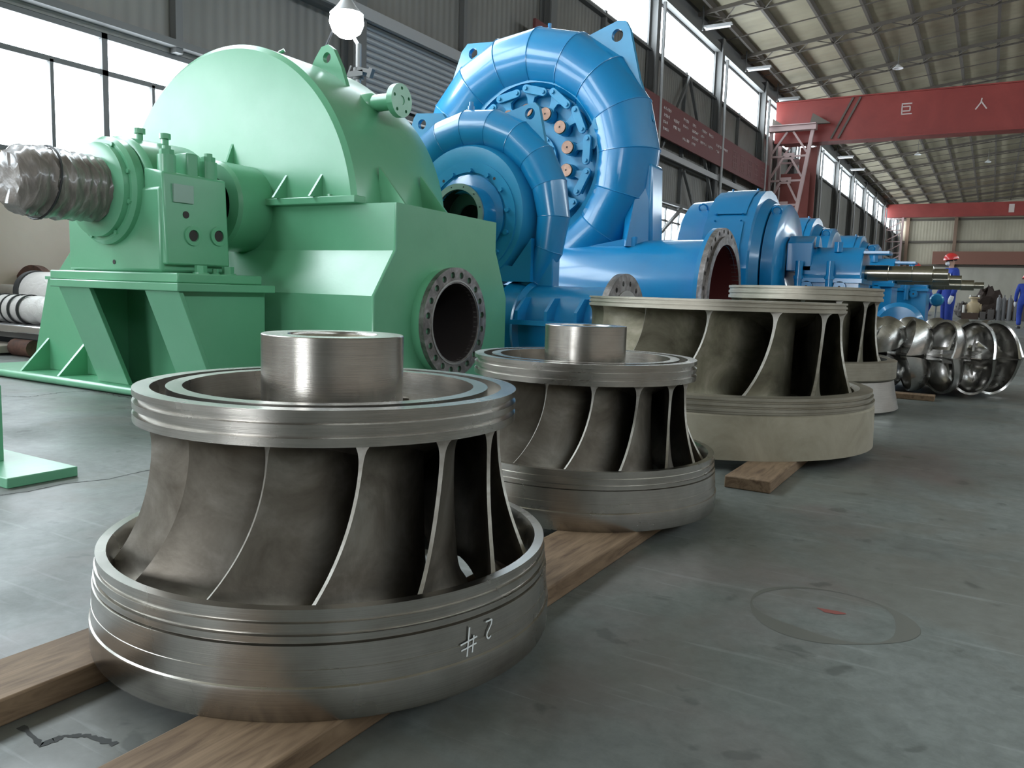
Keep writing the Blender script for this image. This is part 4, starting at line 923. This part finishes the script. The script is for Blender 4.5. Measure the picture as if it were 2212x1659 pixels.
solo(MB().box(-1.02, -.55, 18.9, 19.1, 0, .6).box(-.62, -.55, 18.9, 19.1, .6, 1.25), 'blue_cabinet', BLUE, 'narrow blue machine post behind the standing worker', 'cabinet', (-.6, 19.9, 0), bev=.01) if False else None

# ------------------------------------------------------------------ people
def skel(name, V, E, mt, parent, sub=1):
    me = bpy.data.meshes.new(name); keys = list(V); me.from_pydata([V[k][0] for k in keys], [(keys.index(a), keys.index(b)) for a, b in E], [])
    me.materials.append(mt); o = bpy.data.objects.new(name, me); COL.objects.link(o); o.parent = parent
    md = o.modifiers.new('skin', 'SKIN'); md.use_smooth_shade = True
    for i, k in enumerate(keys):
        r_ = V[k][1]; me.skin_vertices[0].data[i].radius = (r_, r_) if not isinstance(r_, tuple) else r_
        me.skin_vertices[0].data[i].use_root = (i == 0)
    s2 = o.modifiers.new('sub', 'SUBSURF'); s2.levels = sub; s2.render_levels = sub
    return o
def person(label, loc, rz, J, grp=None, mask=False):
    """J: joints in local space, facing +Y"""
    t = thing('person', label, 'person', (0, 0, 0), 0, grp)
    V, E = {}, []
    def a(k, p, r_): V[k] = (p, r_)
    a('pel', J['pel'], (.15, .11)); a('wai', J['wai'], (.13, .10)); a('che', J['che'], (.16, .11)); a('nb', J['nb'], (.07, .06))
    E += [('pel', 'wai'), ('wai', 'che'), ('che', 'nb')]
    for s_ in 'lr':
        a('sh' + s_, J['sh' + s_], .065); a('el' + s_, J['el' + s_], .050); a('wr' + s_, J['wr' + s_], .036); E += [('che', 'sh' + s_), ('sh' + s_, 'el' + s_), ('el' + s_, 'wr' + s_)]
        a('hi' + s_, J['hi' + s_], .095); a('kn' + s_, J['kn' + s_], .068); a('an' + s_, J['an' + s_], .052); E += [('pel', 'hi' + s_), ('hi' + s_, 'kn' + s_), ('kn' + s_, 'an' + s_)]
    hd = Vector(J['head']); nb = Vector(J['nb'])
    B = {k: (v[0], (v[1][0] * .8, v[1][1] * .8) if isinstance(v[1], tuple) else v[1] * .72) for k, v in V.items()}
    B['nk'] = (tuple(nb.lerp(hd, .35)), .055); B['hd'] = (tuple(hd), (.082, .098)); B['tp'] = (tuple(hd + (hd - nb) * .45), .07)
    Eb = E + [('nb', 'nk'), ('nk', 'hd'), ('hd', 'tp')]
    for s_ in 'lr':
        w_, e_ = Vector(J['wr' + s_]), Vector(J['el' + s_]); d = (w_ - e_).normalized(); q = Vector(((1 if s_ == 'r' else -1) * 0, 1, 0)); q = (q - d * q.dot(d)).normalized()
        B['pa' + s_] = (tuple(w_ + d * .06), (.022, .040)); Eb.append(('wr' + s_, 'pa' + s_))
        for f in range(4):
            b0 = w_ + d * .10 + q * (.028 - .019 * f); B['f%d%s' % (f, s_)] = (tuple(b0), .009); B['g%d%s' % (f, s_)] = (tuple(b0 + d * (.065 - .006 * abs(f - 1))), .007)
            Eb += [('pa' + s_, 'f%d%s' % (f, s_)), ('f%d%s' % (f, s_), 'g%d%s' % (f, s_))]
        B['t' + s_] = (tuple(w_ + d * .06 + q * .05), .009); Eb.append(('pa' + s_, 't' + s_))
    skel('body', B, Eb, SKIN, t, 1)
    up = (hd - nb).normalized(); fwd = Vector(J.get('face', (0, 1, 0))).normalized(); fwd = (fwd - up * fwd.dot(up)).normalized(); sd = fwd.cross(up)
    MB().prism([(-.012, -.02), (.012, -.02), (0, .025)], 'Y', 0, .02)
    def at_(x, y, z): return hd + sd * x + fwd * y + up * z
    nose = MB().cyl(at_(0, .085, .015), at_(0, .118, -.012), .008, .014, n=8).build('nose', SKIN, t)
    for sx_ in (-1, 1): MB().cyl(at_(sx_ * .033, .082, .025), at_(sx_ * .033, .094, .025), .010, n=8).build('eye', HAIR, t); MB().cyl(at_(sx_ * .080, -.005, .02), at_(sx_ * .092, -.005, -.02), .012, .018, n=8).build('ear', SKIN, t)
    MB().cyl(at_(-.022, .088, -.045), at_(.022, .088, -.045), .006, n=6).build('mouth', mat('lips', (.35, .12, .1), .5) if 'lips' not in bpy.data.materials else bpy.data.materials['lips'], t)
    hp = MB()
    rows = []
    for k in range(6):
        ph = k / 5 * pi * .62; rows.append([tuple(at_(.096 * sin(ph) * cos(2 * pi * j / 16), .108 * sin(ph) * sin(2 * pi * j / 16) - .012, .03 + .085 * cos(ph))) for j in range(16)])
    hp.grid(rows, cv=True).build('hair', HAIR, t)
    rows = []
    for k in range(7):
        ph = k / 6 * pi / 2; rows.append([tuple(at_(.128 * sin(ph) * cos(2 * pi * j / 24), .148 * sin(ph) * sin(2 * pi * j / 24), .035 + .135 * cos(ph))) for j in range(24)])
    rows.append([tuple(at_(.142 * cos(2 * pi * j / 24), (.162 + (.05 if 2 < j < 10 else 0)) * sin(2 * pi * j / 24), .028)) for j in range(24)])
    h_ = MB().grid(rows, cv=True); h_.f.append(tuple(range(24))); lbl(h_.build('helmet', HELMET, t), 'red safety helmet')
    if mask: MB().cyl(at_(0, .06, -.045), at_(0, .112, -.05), .055, .03, n=12).build('face_mask', GLOVE, t)
    C_ = {k: (v[0], (v[1][0] * 1.1, v[1][1] * 1.15) if isinstance(v[1], tuple) else v[1] * (1.25 if k[:2] not in ('wr', 'an') else 1.4)) for k, v in V.items()}
    lbl(skel('coverall', C_, E, COVER, t, 1), 'blue work clothes')
    for s_ in 'lr':
        a_ = Vector(J['an' + s_]); f_ = MB().box(a_.x - .05, a_.x + .05, a_.y - .08, a_.y + .19, a_.z - .085, a_.z - .01); f_.build('shoe', BLACK, t, bev=.02)
        w_, e_ = Vector(J['wr' + s_]), Vector(J['el' + s_]); d = (w_ - e_).normalized()
        if grp != 'bare': MB().tube([w_ - d * .01, w_ + d * .05, w_ + d * .10, w_ + d * .165], [.042, .05, .046, .02], 10).build('glove', GLOVE, t)
    t.location = loc; t.rotation_euler = (0, 0, rz); return t
ST = dict(pel=(0, 0, .95), wai=(0, 0, 1.10), che=(0, -.01, 1.33), nb=(0, -.01, 1.48), shl=(-.19, -.01, 1.42), shr=(.19, -.01, 1.42), ell=(-.25, -.03, 1.13), elr=(.25, .0, 1.13), wrl=(-.27, .06, .88), wrr=(.25, .12, .88),
          hil=(-.10, 0, .90), hir=(.10, 0, .90), knl=(-.11, .02, .50), knr=(.11, .0, .50), anl=(-.11, -.02, .09), anr=(.11, -.02, .09), head=(0, .01, 1.63))
person('person in red helmet and blue work clothes standing turned left behind the polished shafts', (-.80, 19.4, 0), R(118), ST, 'a', True)
BD = dict(ST); BD.update(pel=(0, -.12, .88), wai=(0, 0, 1.00), che=(0, .12, 1.17), nb=(0, .18, 1.31), shl=(-.19, .14, 1.24), shr=(.19, .14, 1.24), ell=(-.24, .28, .99), elr=(.24, .28, .99), wrl=(-.16, .48, .88), wrr=(.16, .48, .88), head=(0, .24, 1.45),
                          hil=(-.10, -.12, .84), hir=(.10, -.12, .84), knl=(-.13, .06, .48), knr=(.13, .06, .48), anl=(-.12, -.1, .09), anr=(.12, -.1, .09))
person('person in red helmet and blue work clothes bending, mostly hidden behind the shafts', (-1.32, 19.9, 0), R(60), BD, 'a')
WK = dict(ST); WK.update(knl=(-.10, .12, .50), anl=(-.10, .04, .09), knr=(.10, .02, .50), anr=(.10, -.16, .11), ell=(-.25, .0, 1.13), wrl=(-.24, .1, .88), elr=(.25, -.1, 1.13), wrr=(.26, -.14, .88))
person('person in blue work clothes walking away at the right edge', (.93, 31.7, 0), R(8), WK, 'a')
for o in bpy.data.objects:
    if o.get('group') == 'a': del o['group']

# ------------------------------------------------------------------ scrap and parts in front of the far wall
rnd = random.Random(5)
BR = [mat('brown_casting_%s' % n_, c_, .75, .3) for n_, c_ in (('dark', (.045, .03, .024)), ('mid', (.075, .048, .036)), ('grey', (.10, .09, .085)))]
def lump(cx, cy, z0, rx, ry, rz_, mt, label, name='rough_casting'):
    m = MB(); rows = []
    for k in range(9):
        ph = pi * k / 8; row = []
        for j in range(14):
            q = 1 + rnd.uniform(-.2, .2); row.append((cx + rx * sin(ph) * cos(2 * pi * j / 14) * q, cy + ry * sin(ph) * sin(2 * pi * j / 14) * q, z0 + rz_ * (1 - cos(ph) * (1 if 0 < k < 8 else 1)) * (q if k > 4 else 1)))
        rows.append(row)
    m.grid(rows, cv=True); solo(m, name, mt, label, 'casting', (cx, cy, z0), smooth=False)
lump(-.25, 51.3, 0, .72, .55, .80, BR[0], 'tall dark brown casting at the top of the scrap heap')
lump(.95, 51.2, 0, .5, .45, .48, BR[1], 'brown casting right of the tallest one in the heap')
lump(-1.35, 51.6, 0, .40, .4, .42, BR[2], 'greyish casting behind the tan valve')
lump(.02, 50.2, 0, .30, .3, .26, BR[0], 'low dark casting in front of the tallest one')
t = thing('tan_valve', 'tan painted valve body at the left of the scrap heap', 'valve', (-.82, 49.6, .35))
MB().lathe([(0, .35), (.28, .35), (.34, .6), (.28, .85), (.16, .95), (.16, 1.1), (.26, 1.1), (.26, 1.18), (0, 1.18)], 24, (-.82, 49.6, 0)).build('valve_body', TAN, t)
MB().cyl((-1.15, 49.6, .62), (-.45, 49.6, .62), .2, n=20).build('valve_pipe', TAN, t)
for x in (-1.0, -.6): MB().cyl((x, 49.45, 1.18), (x, 49.45, 1.28), .05, n=8).build('stud', STEELG, t)
solo(MB().box(-1.35, -.55, 49.3, 50.0, 0, .33), 'wooden_crate', BR[1], 'brown low crate under the tan valve', 'crate', (-.95, 49.6, 0))
solo(MB().cyl((-1.26, 49.40, .34), (-1.26, 49.40, .75), .08, n=18), 'steel_ring', STEELG, 'short grey cylinder beside the tan valve', 'cylinder', (-1.25, 49.6, .34))
for k, (x, lab) in enumerate(((.32, 'grey gas cylinder farthest left in front of the scrap heap'), (.55, 'grey gas cylinder between two others by the heap'), (.82, 'grey gas cylinder just left of the walking person'), (1.1, 'grey gas cylinder hidden by the walking person'))):
    solo(MB().lathe([(0, 0), (.11, 0), (.11, 1.05), (.09, 1.16), (.035, 1.22), (.035, 1.32), (0, 1.32)], 18, (x, 49.4 + .1 * (k % 2), 0)), 'gas_cylinder', mat('cylinder_grey', (.16, .16, .165), .5, .3), lab, 'gas cylinder', (x, 49.4, 0), 'gas cylinders by the heap')
for k, (x, w_, h_, lab) in enumerate(((-.36, .26, .42, 'small grey box in front of the tall casting'), (.0, .3, .55, 'grey steel box in front of the heap centre'), (1.75, .8, .9, 'dark crate right of the walking person'), (2.6, .9, 1.2, 'taller dark crate near the right wall side'))):
    solo(MB().box(x - w_ / 2, x + w_ / 2, 49.2, 49.7, 0, h_), 'storage_box', BR[2], lab, 'box', (x, 49.45, 0), bev=.02)

# ------------------------------------------------------------------ marks on the floor
def streak(name, pts, w, mt):
    m = MB(); rows = []
    for i, (x, y) in enumerate(pts):
        a = pts[max(i - 1, 0)]; b = pts[min(i + 1, len(pts) - 1)]; dx, dy = b[0] - a[0], b[1] - a[1]; l = hypot(dx, dy); ww = w * rnd.uniform(.35, 1.2)
        rows.append([(x - dy / l * ww / 2, y + dx / l * ww / 2, .0006), (x + dy / l * ww / 2, y - dx / l * ww / 2, .0006)])
    struct(m.grid(rows), name, mt, smooth=False, fix=False)
CRK = mat('floor_crack', (.035, .037, .035), .8)
def path(ctrl, n=40, j=.006):
    P_ = []
    for i in range(n + 1):
        u = i / n * (len(ctrl) - 1); k = min(int(u), len(ctrl) - 2); v = u - k
        P_.append((ctrl[k][0] + (ctrl[k + 1][0] - ctrl[k][0]) * v + rnd.uniform(-j, j), ctrl[k][1] + (ctrl[k + 1][1] - ctrl[k][1]) * v + rnd.uniform(-j, j)))
    return P_
streak('floor', path(CRACK1, 60, .002), .008, CRK); streak('floor', path(CRACK2, 40, .0012), .013, CRK)
streak('floor', path(CRACK3, 50, .008), .012, CRK)
m = MB(); ST1 = mat('floor_oil_trace', (.112, .114, .1), .5)
rows = []
for k in range(61):
    a = 2 * pi * k / 60; q = .011 * (1.2 + sin(a * 3 + 1)) * max(.2, abs(cos(a * .5 + .6)) * 1.3); rows.append([(OV[0] + (OV[2] + s_ * q) * cos(a), OV[1] + (OV[3] + s_ * q) * sin(a), .0005) for s_ in (-1, 1)])
struct(m.grid(rows), 'floor', ST1, smooth=False, fix=False)
m = MB(); m.v = [(RS[0] + .022 * (1 + .35 * sin(3 * a)) * cos(a) * 1.2, RS[1] + .014 * (1 + .3 * sin(2 * a + 1)) * sin(a), .0008) for a in [2 * pi * k / 20 for k in range(20)]]; m.f = [tuple(range(20))]
struct(m, 'floor', mat('red_paint_spot', (.22, .065, .055), .6), smooth=False, fix=False)
